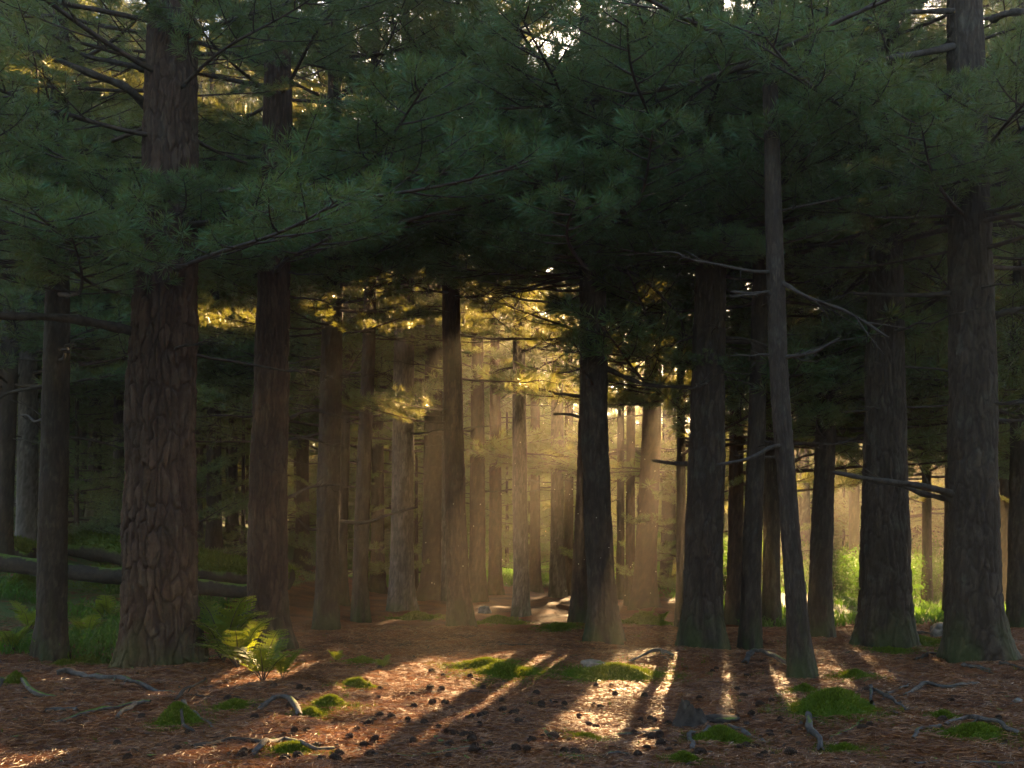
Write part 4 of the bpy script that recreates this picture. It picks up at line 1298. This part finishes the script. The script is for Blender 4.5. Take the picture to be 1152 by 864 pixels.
ROOTS = [
    ('root', [(-6, 782), (14, 766), (34, 779), (62, 786)], 5, 2.5, 'dark thick root humped over moss at the left edge', 'root', M_ROOT_MOSS, 0.5, 0.03, 1),
    ('root', [(62, 760), (84, 760), (112, 765), (140, 768), (168, 776), (195, 781)], 4.5, 2, 'long dark root snaking in front of the thickest trunk', 'root', M_ROOT, 0.4, 0.02, 2),
    ('fallen_branch', [(196, 790), (214, 782), (233, 765)], 2.6, 1.4, 'forked grey stick pointing up towards the fern', 'stick', M_DEAD, 1.0, 0.06, 1),
    ('root', [(58, 815), (85, 806), (120, 799), (150, 793), (166, 792)], 2.6, 3.5, 'low mossy root curving through the left foreground', 'root', M_ROOT_MOSS, 0.5, 0.0, 0),
    ('root', [(132, 812), (148, 799), (164, 792)], 3.5, 3.2, 'short thick grey root stub joining the low mossy root', 'root', M_ROOT, 0.7, 0.02, 0),
    ('root', [(205, 791), (222, 805), (242, 819)], 3.6, 2, 'grey root descending the right of the left mossy hump', 'root', M_ROOT, 0.5, 0.0, 0),
    ('fallen_branch', [(190, 802), (205, 812), (216, 826)], 2.4, 2.2, 'pale grey stick leaning on the left mossy hump', 'stick', M_DEAD, 1.0, 0.0, 0),
    ('fallen_branch', [(220, 842), (250, 836), (286, 836), (312, 838)], 3.5, 5, 'thick dark broken branch lying at the lower left', 'branch', M_ROTTEN, 0.7, 0.0, 0),
    ('root', [(48, 803), (66, 800), (86, 801)], 3, 3.5, 'short dark root piece left of the low mossy root', 'root', M_ROOT, 0.5, 0.0, 0),
    ('fallen_branch', [(46, 858), (64, 857), (82, 859)], 2.2, 1.8, 'small dark stick at the bottom left edge', 'stick', M_ROTTEN, 0.8, 0.0, 0),
    ('fallen_branch', [(186, 783), (220, 784), (270, 786)], 1.6, 1, 'thin straight stick below the thickest trunk', 'stick', M_DEAD, 0.8, 0.0, 1),
    ('root', [(286, 802), (306, 794), (326, 795), (338, 808)], 3.5, 4, 'dark arched root at the left of the sunlit needles', 'root', M_ROOT, 0.6, 0.05, 0),
    ('root', [(284, 854), (298, 842), (316, 838), (345, 846), (372, 845)], 4, 3, 'pale grey root over moss at the bottom left', 'root', M_ROOT, 0.5, 0.03, 1),
    ('root', [(448, 851), (490, 849), (522, 844), (552, 842)], 2.5, 3.4, 'long mossy root at the bottom centre', 'root', M_ROOT_MOSS, 0.5, 0.0, 0),
    ('root', [(670, 842), (690, 832), (716, 827), (744, 825)], 2.4, 3.2, 'grey mossy root lying right of the sunlit needles', 'root', M_ROOT_MOSS, 0.5, 0.0, 0),
    ('root', [(636, 853), (662, 853), (692, 848), (722, 852)], 3.2, 2.5, 'low mossy root at the bottom edge right of centre', 'root', M_ROOT_MOSS, 0.4, 0.0, 1),
    ('fallen_branch', [(606, 858), (640, 861), (684, 866)], 1.6, 2.0, 'thin grey stick at the bottom edge centre', 'stick', M_DEAD, 0.8, 0.0, 1),
    ('root', [(776, 846), (779, 832), (797, 820)], 4, 3.6, 'grey root clasping the left of the bottom mossy hump', 'root', M_ROOT, 0.6, 0.0, 0),
    ('root', [(822, 819), (844, 829), (864, 839)], 3.6, 2.6, 'grey root clasping the right of the bottom mossy hump', 'root', M_ROOT, 0.6, 0.0, 0),
    ('root', [(708, 745), (735, 736), (760, 739)], 2, 3, 'sunny tangled root left of the thick furrowed trunk', 'root', M_ROOT, 0.6, 0.03, 2),
    ('root', [(838, 748), (846, 738), (870, 745), (890, 752)], 3.5, 3, 'dark root arching between the furrowed and the leaning trunks', 'root', M_ROOT, 0.6, 0.06, 1),
    ('root', [(978, 774), (977, 787), (979, 800)], 3.2, 2.0, 'short grey root hanging off the right of the largest mossy hump', 'root', M_ROOT, 0.6, 0.0, 0),
    ('root', [(980, 776), (1000, 790), (1020, 802)], 3.0, 1.6, 'straight grey root slanting right from the largest mossy hump', 'root', M_ROOT, 0.6, 0.02, 1),
    ('root', [(909, 808), (914, 828), (927, 848)], 5.0, 4.0, 'thick pale grey root running down before the largest mossy hump', 'root', M_ROOT, 0.7, 0.03, 0),
    ('root', [(930, 832), (955, 823), (974, 811)], 3, 2.4, 'mossy short root right of the pale grey root', 'root', M_ROOT_MOSS, 0.5, 0.0, 0),
    ('root', [(1000, 782), (1012, 776), (1024, 771)], 2.4, 1.8, 'short grey root left of the long forked one', 'root', M_ROOT, 0.5, 0.0, 0),
    ('root', [(1016, 784), (1035, 773), (1070, 775), (1102, 770)], 3.0, 2.6, 'long forked grey root in front of the tall thick pine', 'root', M_ROOT, 0.5, 0.02, 2),
    ('root', [(1032, 833), (1038, 822), (1062, 818)], 3.4, 2.8, 'bent grey root left of the lower right moss', 'root', M_ROOT, 0.5, 0.0, 0),
    ('root', [(1066, 818), (1090, 812), (1115, 819), (1146, 828)], 3.0, 3.6, 'curved grey root over the moss at the lower right', 'root', M_ROOT, 0.6, 0.03, 1),
    ('root', [(1082, 750), (1098, 752), (1118, 756)], 3.2, 2.4, 'grey root at the foot of the tall thick pine', 'root', M_ROOT, 0.5, 0.0, 1),
    ('fallen_branch', [(1124, 748), (1140, 750), (1158, 757)], 2.4, 2, 'forked grey stick at the right edge beside the tall thick pine', 'stick', M_DEAD, 0.8, 0.0, 2),
    ('root', [(1036, 863), (1080, 859), (1134, 861)], 3, 2.6, 'pale root along the bottom right edge', 'root', M_ROOT, 0.5, 0.0, 1),
    ('fallen_branch', [(1030, 744), (1046, 739), (1066, 736)], 2.4, 1.6, 'twiggy dead branch between the broad and the tall thick trunks', 'stick', M_DEAD, 0.9, 0.03, 3),
    ('fallen_branch', [(540, 726), (575, 728), (612, 725)], 1.3, 1.0, 'thin stick behind the sunlit needles', 'stick', M_DEAD, 0.8, 0.0, 1),
    ('fallen_branch', [(1010, 716), (1030, 713), (1052, 714)], 2, 1.6, 'short pale log piece at the right beside the clearing', 'branch', M_DEAD, 0.8, 0.0, 0),
    ('fallen_branch', [(330, 640), (352, 648), (372, 655)], 2.2, 1.4, 'broken branch beside the end of the mossy log', 'branch', M_ROTTEN, 0.8, 0.05, 3),
]
for q, (nm, pts, r0, r1, lab, cat, mt, lift, arch, fk) in enumerate(ROOTS):
    root_px(nm, pts, r0, r1, lab, cat, mt, lift, 2000 + q * 5, arch, fk)

# fallen logs on the left bank
def log_px(p0, p1, Y0, Y1, r0, r1, label, mat, sag=0.0, seed=0, furry=False):
    A, B = at(p0[0], p0[1], Y0), at(p1[0], p1[1], Y1)
    m = 60
    t = np.linspace(0, 1, m)
    P = A + (B - A) * t[:, None]
    P[:, 2] += sag * np.sin(t * math.pi) + 0.03 * fbm(t * 5, t * 0, 0, seed, 2)
    R = (r0 + (r1 - r0) * t) * Y0 / F_PX
    c = P[m // 2].copy()
    c[2] = gz(c[0], c[1])
    root = bpy.data.objects.new('fallen_log', None)
    COL.objects.link(root)
    root.location = c
    tag(root, label, 'fallen log')
    acc = Acc()
    V, Fq = tube(P - c, R, 20, rough=0.12, seed=seed)
    acc.add(V, Fq)
    for e, sg in ((0, 1), (m - 1, -1)):
        ring = V[e * 20:(e + 1) * 20]
        acc.add(np.vstack([ring, ring.mean(0)]), [[i, (i + 1) % 20, 20] if sg < 0 else [(i + 1) % 20, i, 20] for i in range(20)])
    link('log_trunk', acc.mesh('log_trunk', [mat]), root)
    if furry:
        rr = np.random.default_rng(seed)
        k = 5000
        i = rr.integers(0, m, k)
        a = rr.uniform(0.1, math.pi - 0.1, k)
        T = (B - A) / np.linalg.norm(B - A)
        Aa = np.cross(T, [0, 0, 1.0])
        Aa /= np.linalg.norm(Aa)
        Bb = np.cross(Aa, T)
        nrm = np.cos(a)[:, None] * Aa + np.sin(a)[:, None] * Bb
        base = P[i] - c + nrm * (R[i] * 0.98)[:, None] + T * rr.uniform(-0.1, 0.1, k)[:, None]
        up = nrm + rr.normal(size=(k, 3)) * 0.5
        sd = np.cross(up, rr.normal(size=(k, 3)))
        sd /= np.linalg.norm(sd, axis=1)[:, None]
        Vt = np.stack([base - sd * 0.012, base + sd * 0.012, base + up * 0.06], 1).reshape(-1, 3)
        link('moss_coat', mesh_np('moss_coat', Vt, [np.arange(k * 3).reshape(-1, 3)], [M_MOSS]), root)
    return root


log_px((-10, 630), (300, 668), 18.5, 17.5, 10, 7.5, 'long dark barkless log slanting down behind the left trunks', M_LOG_DARK, 0.0, 1)
log_px((66, 611), (268, 641), 21.5, 20.5, 15, 14, 'thick moss covered log at the back of the left bank', M_LOG, 0.02, 2, True)
log_px((205, 636), (326, 652), 20.0, 19.4, 13, 12, 'mossy topped log between the thickest and the reddish trunk', M_LOG, 0.0, 3, True)
log_px((100, 646), (215, 651), 19.0, 19.0, 7, 6, 'low mossy log lying on the bank behind the dark barkless one', M_LOG, 0.0, 4, True)
log_px((205, 686), (292, 697), 16.5, 16.0, 7, 6.5, 'short dark log behind the fern', M_LOG_DARK, 0.0, 5)
log_px((-20, 608), (40, 622), 21.0, 20.6, 10, 9, 'mossy log end at the left edge under the pale grey pine', M_LOG, 0.0, 6, True)

# ------------------------------------------------------------------ stump and stones
def stone(px, py, w, h, label, cat, name, mat, seed):
    x, y = pix(px, py)
    s = y / F_PX
    nr, na = 18, 30
    r = np.linspace(0, math.pi * 0.62, nr)
    t = np.arange(na) / na * 2 * math.pi
    Rr, Tt = np.meshgrid(r, t, indexing='ij')
    dx, dy, dz = np.sin(Rr) * np.cos(Tt), np.sin(Rr) * np.sin(Tt), np.cos(Rr)
    k = 1 + 0.3 * fbm(dx * 1.6 + 3, dy * 1.6, dz * 1.6, seed, 3)
    V = np.stack([dx * k * w * 0.5 * s, dy * k * w * 0.45 * s, dz * k * h * s], -1).reshape(-1, 3)
    i, j = np.meshgrid(np.arange(nr - 1), np.arange(na), indexing='ij')
    a = i * na + j
    b = i * na + (j + 1) % na
    o = link(name, mesh_np(name, V, [np.stack([a, a + na, b + na, b], -1).reshape(-1, 4)], [mat], None, True), None, (x, y, gz(x, y)))
    tag(o, label, cat)


def stump(px, py, w, h, label, seed):
    x, y = pix(px, py)
    s = y / F_PX
    r, hh = w * 0.5 * s, h * s
    root = bpy.data.objects.new('tree_stump', None)
    COL.objects.link(root)
    root.location = (x, y, gz(x, y))
    tag(root, label, 'stump')
    na = 48
    zs = np.linspace(-0.06, 1, 24)
    t = np.arange(na) / na * 2 * math.pi
    Zz, Tt = np.meshgrid(zs, t, indexing='ij')
    rag = 0.72 + 0.28 * np.clip(fbm(np.cos(Tt) * 1.5, np.sin(Tt) * 1.5, 0, seed, 4), -0.9, 1)
    R = r * (0.78 - 0.3 * np.clip(Zz, 0, 1) ** 1.5 + 0.5 * np.exp(-np.clip(Zz, 0, 1) * 4) * (0.6 + 0.6 * vnoise(np.cos(Tt) * 2, np.sin(Tt) * 2, 1.0, seed))) + 0.012 * fbm(np.cos(Tt) * 5, np.sin(Tt) * 5, Zz * 1.2, seed, 3)
    V = np.stack([R * np.cos(Tt), R * np.sin(Tt), Zz * hh * rag], -1).reshape(-1, 3)
    i, j = np.meshgrid(np.arange(23), np.arange(na), indexing='ij')
    a = i * na + j
    b = i * na + (j + 1) % na
    Fq = np.stack([a, b, b + na, a + na], -1).reshape(-1, 4)
    link('stump_bark', mesh_np('stump_bark', V, [Fq], [M_ROTTEN], None, True), root)
    ring = V[-na:]
    inner = ring * [0.55, 0.55, 0.8] + [0, 0, -0.02]
    V2 = np.vstack([ring, inner, [[0, 0, hh * 0.35]]])
    F4 = np.array([[q, (q + 1) % na, na + (q + 1) % na, na + q] for q in range(na)])
    F3 = np.array([[na + q, na + (q + 1) % na, 2 * na] for q in range(na)])
    link('rotten_top', mesh_np('rotten_top', V2, [F4, F3], [M_ROTTEN], [0, 0], True), root)


stump(777, 815, 42, 30, 'small rotten broken stump at the right foreground of the sunlit needles', 5)
stone(670, 750, 34, 7, 'pale flat stone on the sunlit mossy ridge', 'stone', 'stone', M_STONE, 11)
stone(1060, 714, 30, 14, 'mossy stone beside the tall thick pine, lit at its foot', 'stone', 'stone', M_STONE, 12)
stone(812, 812, 40, 7, 'black flat lump right of the rotten stump', 'stone', 'stone', M_ROTTEN, 13)
stone(545, 690, 14, 8, 'small dark stone by the pine inside the beam', 'stone', 'stone', M_STONE, 14)
stone(1145, 790, 12, 4, 'small grey stone at the right edge', 'stone', 'stone', M_STONE, 15)

# ------------------------------------------------------------------ pine cones
def cone_mesh(seed):
    r = np.random.default_rng(seed)
    acc = Acc()
    n = 70
    Lc, Rc = 0.034, 0.022
    zs = np.linspace(0, math.pi, 9)
    core = np.stack([np.cos(zs) * -Lc * 0.9, np.zeros(9), np.zeros(9)], 1)
    acc.add(*tube(core, Rc * 0.72 * np.sin(np.linspace(0.15, math.pi - 0.1, 9)) + 0.001, 8))
    for k in range(n):
        t = (k + 0.5) / n
        a = k * 2.39996
        x = -Lc + 2 * Lc * t
        rad = Rc * (math.sin(math.pi * min(1, 0.12 + 0.86 * t ** 0.8)) ** 0.7)
        rd = np.array([0, math.cos(a), math.sin(a)])
        tg = np.array([0, -math.sin(a), math.cos(a)])
        b = np.array([x, 0, 0]) + rd * rad * 0.45
        tip = np.array([x + 0.009, 0, 0]) + rd * (rad * r.uniform(1.0, 1.25) + 0.003)
        w = 0.0062 * (0.5 + rad / Rc)
        th = np.array([0.0035, 0, 0])
        V = [b - tg * w * 0.5, b + tg * w * 0.5, tip + tg * w, tip - tg * w, tip + tg * w - th, tip - tg * w - th]
        acc.add(V, [[0, 1, 2, 3], [3, 2, 4, 5]])
    return acc.mesh('pine_cone', [M_CONE], smooth=())


CONES = [cone_mesh(i) for i in range(3)]
cr = np.random.default_rng(42)
GOOD = {}
cones_px = []
while len(cones_px) < 190:
    py = 752 + 108 * cr.uniform() ** 0.8
    px = cr.choice([cr.uniform(10, 1140), cr.uniform(250, 880), cr.normal(600, 230)])
    if not (5 < px < 1147):
        continue
    if (px < 250 or px > 880) and cr.uniform() < 0.35:
        continue
    x, y = pix(px, py)
    if in_mound(np.array([x]), np.array([y]), 1.0)[0]:
        continue
    cones_px.append((px, py, x, y))
    if cr.uniform() < 0.3 and py > 790:                       # they lie in twos and threes too
        x2, y2 = x + cr.uniform(-0.12, 0.12), y + cr.uniform(-0.06, 0.06)
        cones_px.append((px, py, x2, y2))
for (px, py, x, y) in cones_px:
    o = bpy.data.objects.new('pine_cone', CONES[int(cr.integers(3))])
    COL.objects.link(o)
    s = cr.uniform(0.5, 1.15)
    o.location = (x, y, gz(x, y) + 0.014 * s)
    o.rotation_euler = (cr.uniform(0, 6.28), cr.uniform(-0.5, 0.5), cr.uniform(0, 6.28))
    o.scale = (s, s, s)
    if poly_in(POOL, x, y):
        z = 'dark open pine cone lying on the sunlit needles'
    elif px < 400:
        z = 'dark pine cone on the shaded needles among the left foreground roots'
    elif px > 830:
        z = 'dark pine cone on the shaded needles among the right foreground roots'
    else:
        z = 'dark pine cone on the shaded needles in front of the sunlit patch'
    tag(o, z, 'pine cone', 'pine cones: ' + z[z.find('on the'):])

# ------------------------------------------------------------------ ferns and shrubs
def fern_mesh(seed, nf, L, sparse=1.0):
    r = np.random.default_rng(seed)
    stems, leaves = Acc(), Acc()
    for f in range(nf):
        yaw = f * 2.4 + r.uniform(-0.4, 0.4)
        l = L * r.uniform(0.65, 1.1)
        lean = r.uniform(0.2, 0.85)
        k = 26
        t = np.linspace(0, 1, k)
        rad = l * (lean * t + 0.25 * t ** 2)
        z = l * (1.05 * t - 0.55 * lean * t ** 2 - 0.25 * t ** 3)
        P = np.stack([math.cos(yaw) * rad, math.sin(yaw) * rad, z], 1)
        stems.add(*tube(P, 0.004 * (1 - 0.8 * t) + 0.001, 4))
        T = np.gradient(P, axis=0)
        T /= np.linalg.norm(T, axis=1)[:, None]
        side = np.array([-math.sin(yaw), math.cos(yaw), 0])
        for i in range(5, k):
            w = l * 0.24 * math.sin(math.pi * (0.12 + 0.88 * (t[i] - 0.15) / 0.85)) ** 0.8 * (1.15 - t[i] * 0.45)
            for sg in (-1, 1):
                d = side * sg + T[i] * 0.45 + np.array([0, 0, r.uniform(-0.25, 0.1)])
                d /= np.linalg.norm(d)
                nrm = np.cross(T[i], side * sg)
                nrm /= np.linalg.norm(nrm) + 1e-9
                c2 = np.cross(nrm, d)
                # pinna made of small leaflets
                for q in range(5):
                    a = P[i] + d * w * q / 5
                    ww = w * 0.14 * (1.1 - q / 6)
                    e = d * w * 0.26
                    leaves.add([a, a + e * 0.5 + c2 * ww, a + e, a + e * 0.5 - c2 * ww], [[0, 1, 2, 3]])
    return stems.mesh('fern_stems', [M_TWIG]), leaves.mesh('fern_fronds', [M_FERN], smooth=())


FERNS = [fern_mesh(i, 7 + i, 0.62) for i in range(3)]


def fern(px, py, s, label, k, rz, group=None):
    x, y = pix(px, py)
    o = bpy.data.objects.new('fern', None)
    COL.objects.link(o)
    o.location = (x, y, gz(x, y) - 0.01)
    o.rotation_euler = (0, 0, rz)
    o.scale = (s, s, s)
    link('stems', FERNS[k][0], o)
    link('fronds', FERNS[k][1], o)
    tag(o, label, 'fern', group)


fern(252, 745, 1.6, 'tall fern with an upright frond between the two reddish trunks', 0, 0.4)
fern(296, 768, 1.1, 'golden backlit fern in front of the reddish trunk', 1, 1.3)
fern(268, 752, 1.25, 'spreading fern at the foot of the tall one', 2, 2.6)
fern(318, 764, 0.7, 'small golden fern at the edge of the sunlit needles', 0, 3.9)
fern(14, 735, 1.0, 'dim fern at the extreme left behind the slim trunk', 1, 0.2)
fern(98, 722, 0.9, 'dim fern between the slim and the thickest left trunks', 2, 1.9)
fern(33, 712, 1.0, 'dim fern behind the slim left trunk', 0, 4.1)
fern(120, 700, 1.0, 'dim fern under the dark log left of the thickest trunk', 1, 5.0)
fern(728, 700, 0.55, 'low fern on the mossy knoll before the dark reddish pine', 0, 1.0)
fern(745, 700, 0.45, 'tiny fern right of the low one on the mossy knoll', 2, 2.0)
fern(430, 752, 0.35, 'small hazy seedling fern behind the peaked moss cushion', 1, 0.8)
fern(378, 745, 0.35, 'small seedling fern right of the reddish trunk foot', 2, 0.1)


def shrub_mesh(seed, n=2600, size=0.06):
    r = np.random.default_rng(seed)
    st, lf = Acc(), Acc()
    cl = []
    for k in range(16):
        a = r.uniform(0, 6.28)
        h = r.uniform(0.5, 1.5)
        P = smooth_line([[0, 0, 0], [math.cos(a) * 0.25, math.sin(a) * 0.25, h * 0.55], [math.cos(a) * r.uniform(0.3, 0.9), math.sin(a) * r.uniform(0.3, 0.9), h]], 8)
        st.add(*tube(P, np.linspace(0.014, 0.004, 8), 4))
        for u in (4, 5, 6, 7):
            cl.append(P[u])
    cl = np.array(cl)
    c = cl[r.integers(0, len(cl), n)] + r.normal(size=(n, 3)) * [0.17, 0.17, 0.13]
    c[:, 2] = np.abs(c[:, 2]) + 0.03
    d = r.normal(size=(n, 3)) + [0, 0, 0.1]
    d /= np.linalg.norm(d, axis=1)[:, None]
    s = np.cross(d, r.normal(size=(n, 3)))
    s /= np.linalg.norm(s, axis=1)[:, None]
    L_ = size * r.uniform(0.6, 1.3, n)[:, None]
    V = np.stack([c, c + d * L_ * 0.5 + s * L_ * 0.33, c + d * L_, c + d * L_ * 0.5 - s * L_ * 0.33], 1).reshape(-1, 3)
    lf.add(V, np.arange(n * 4).reshape(-1, 4))
    return st.mesh('shrub_stems', [M_TWIG]), lf.mesh('shrub_foliage', [M_LEAF], smooth=())


SHRUBS = [shrub_mesh(i) for i in range(3)]
sr = np.random.default_rng(8)


def shrub(x, y, s, label, group):
    o = bpy.data.objects.new('shrub', None)
    COL.objects.link(o)
    o.location = (x, y, gz(x, y) - 0.02)
    o.rotation_euler = (0, 0, sr.uniform(0, 6))
    o.scale = (s * sr.uniform(0.9, 1.2), s * sr.uniform(0.9, 1.2), s)
    k = int(sr.integers(3))
    link('stems', SHRUBS[k][0], o)
    link('foliage', SHRUBS[k][1], o)
    tag(o, label, 'shrub', group)


for q in range(66):                                            # the sunlit shrubs in and behind the clearing
    Y = sr.uniform(23.5, 42) if q < 50 else sr.uniform(29, 44)
    X = sr.uniform(0.17, 0.52) * Y if q < 50 else sr.uniform(-0.06, 0.2) * Y
    shrub(X, Y, sr.uniform(0.45, 0.75) * (0.5 + Y / 40), 'bright backlit shrub in the clearing behind the right hand trunks' if q < 50 else 'yellow green shrub glowing far behind the light beam',
          'shrubs in the clearing' if q < 50 else 'shrubs behind the beam')
for q in range(10):
    Y = sr.uniform(27, 36)
    shrub(sr.uniform(-0.42, -0.3) * Y, Y, sr.uniform(0.7, 1.3), 'yellow lit shrub far back on the bank at the left', 'shrubs on the bank')

# grass in the clearing, undergrowth on the bank
def blades(name, X, Y, lmin, lmax, w, mat, label, cat, seed):
    r = np.random.default_rng(seed)
    n = len(X)
    b = np.stack([X, Y, ground_h(X, Y) - 0.01], 1)
    d = r.normal(size=(n, 3)) * [0.4, 0.4, 0.1] + [0, 0, 1]
    d /= np.linalg.norm(d, axis=1)[:, None]
    L_ = r.uniform(lmin, lmax, n)[:, None]
    a = r.uniform(0, 6.28, n)
    s = np.stack([np.cos(a), np.sin(a), np.zeros(n)], 1) * w
    bend = r.normal(size=(n, 3)) * [0.3, 0.3, 0] * L_
    V = np.stack([b - s, b + d * L_ * 0.6 - s * 0.8, b + d * L_ + bend, b + d * L_ * 0.6 + s * 0.8, ], 1)
    V[:, 0] = b
    o = link(name, mesh_np(name, V.reshape(-1, 3), [np.arange(n * 4).reshape(-1, 4)], [mat]))
    tag(o, label, cat, kind='stuff')


r = np.random.default_rng(77)
n = 90000
Y = 16.5 + 34 * r.uniform(0, 1, n) ** 1.4
X = r.uniform(3.4, 20, n) + 0.6 * r.normal(size=n)
k = (X > 3.4 + 0.5 * fbm(Y * 0.4, Y * 0)) & (X / Y < 0.56) & (vnoise(X * 0.7, Y * 0.7, 0, 5) > -0.45)
blades('grass', X[k], Y[k], 0.06, 0.22, 0.012, M_GRASS, 'bright short grass of the clearing behind the right hand trunks', 'grass', 1)
Y = r.uniform(28.5, 50, 50000)
X = r.uniform(-0.16, 0.2, 50000) * Y
blades('meadow_grass', X, Y, 0.08, 0.3, 0.02, M_GRASS, 'yellow lit grass far behind the light beam', 'grass', 2)
n = 13000
Y = r.uniform(12.4, 19, n)
X = r.uniform(-0.5, -0.2, n) * Y
k = (vnoise(X * 0.9, Y * 0.9, 0, 6) > -0.1) & (X < -3.3 - 0.2 * (Y - 12))
blades('undergrowth', X[k], Y[k], 0.05, 0.28, 0.016, M_LEAF, 'dim leafy undergrowth between the left trunks and the logs', 'undergrowth', 3)

# dust floating in the beam
n = 150
r = np.random.default_rng(12)
gxy = np.array(POOL)
acc = Acc()
oct_v = np.array([[1, 0, 0], [-1, 0, 0], [0, 1, 0], [0, -1, 0], [0, 0, 1], [0, 0, -1]], float)
oct_f = np.array([[0, 2, 4], [2, 1, 4], [1, 3, 4], [3, 0, 4], [2, 0, 5], [1, 2, 5], [3, 1, 5], [0, 3, 5]])
cnt = 0
while cnt < n:
    p0 = np.array([r.uniform(-1.9, 2.0), r.uniform(8, 12), 0])
    if not poly_in(POOL, p0[0], p0[1]):
        continue
    s = r.uniform(2, 16)
    p = p0 + np.array(SUN) * s + [0, 0, 0.1]
    acc.add(oct_v * r.uniform(0.003, 0.0075) * (p[1] / 14) + p, oct_f)
    cnt += 1
md, nt, out = new_mat('dust_specks')
b = nt.nodes.new('ShaderNodeBsdfPrincipled')
b.inputs['Base Color'].default_value = (0.7, 0.65, 0.5, 1)
tr = nt.nodes.new('ShaderNodeBsdfTranslucent')
tr.inputs['Color'].default_value = (0.8, 0.75, 0.6, 1)
mx = nt.nodes.new('ShaderNodeMixShader')
nt.links.new(b.outputs[0], mx.inputs[1])
nt.links.new(tr.outputs[0], mx.inputs[2])
nt.links.new(mx.outputs[0], out.inputs['Surface'])
o = link('dust_motes', acc.mesh('dust_motes', [md], smooth=()))
tag(o, 'bright specks of dust floating in the golden light beam', 'dust', kind='stuff')

# ------------------------------------------------------------------ haze
def box_mesh(name, a, b):
    V = [(x, y, z) for x in (a[0], b[0]) for y in (a[1], b[1]) for z in (a[2], b[2])]
    Fq = [[0, 1, 3, 2], [4, 6, 7, 5], [0, 4, 5, 1], [2, 3, 7, 6], [0, 2, 6, 4], [1, 5, 7, 3]]
    return mesh_np(name, V, [np.array(Fq)])


HAZE_D, HAZE_G = 0.0017, 0.78
mh, nt, out = new_mat('haze_air')
pv = nt.nodes.new('ShaderNodeVolumePrincipled')
pv.inputs['Color'].default_value = (0.95, 0.86, 0.72, 1)
pv.inputs['Density'].default_value = HAZE_D
pv.inputs['Anisotropy'].default_value = HAZE_G
nt.links.new(pv.outputs[0], out.inputs['Volume'])
hm = box_mesh('haze', (-92, -24, -2.0), (92, 127, 19.5))
hm.materials.append(mh)
hz = link('haze', hm)
tag(hz, 'thin golden haze hanging in the wood', 'haze', kind='stuff')

# ------------------------------------------------------------------ light, sky, camera
w = bpy.data.worlds.new('World')
scene.world = w
w.use_nodes = True
nt = w.node_tree
nt.nodes.clear()
sky = nt.nodes.new('ShaderNodeTexSky')
sky.sky_type = 'NISHITA'
sky.sun_disc = False
sky.sun_elevation = SUN_EL
sky.sun_rotation = SUN_AZ
sky.dust_density = 1.2
sky.ozone_density = 0.9
bg = nt.nodes.new('ShaderNodeBackground')
bg.inputs['Strength'].default_value = 0.073
wo = nt.nodes.new('ShaderNodeOutputWorld')
nt.links.new(sky.outputs[0], bg.inputs[0])
nt.links.new(bg.outputs[0], wo.inputs[0])
sl = bpy.data.lights.new('sun', 'SUN')
sl.energy = 5.0
sl.angle = math.radians(0.5)
sl.color = (1.0, 0.66, 0.31)
so = bpy.data.objects.new('sun', sl)
COL.objects.link(so)
so.rotation_euler = SUN.to_track_quat('Z', 'Y').to_euler()
so.location = SUN * 60

cam = bpy.data.cameras.new('camera')
cam.sensor_width = 36
cam.lens = 36 * F_PX / 1152
cam.shift_y = (HY - 432) / 1152
cam.clip_end = 1000
co = bpy.data.objects.new('camera', cam)
COL.objects.link(co)
co.location = (0, 0, CAM_H)
co.rotation_euler = (math.pi / 2, 0, 0)
scene.camera = co

scene.render.engine = 'CYCLES'
scene.view_settings.view_transform = 'Standard'
scene.view_settings.look = 'None'
scene.view_settings.exposure = 3.4
scene.view_settings.gamma = 1
c = scene.cycles
c.max_bounces = 5
c.diffuse_bounces = 3
c.glossy_bounces = 1
c.transmission_bounces = 3
c.volume_bounces = 1
c.transparent_max_bounces = 4
c.use_denoising = True
c.sample_clamp_indirect = 4.0
c.use_adaptive_sampling = True
c.adaptive_threshold = 0.008
print('BOUGHS', BOUGH_COUNT[0], 'OBJECTS', len(COL.objects), 'VERTS', sum(len(m.vertices) for m in bpy.data.meshes))
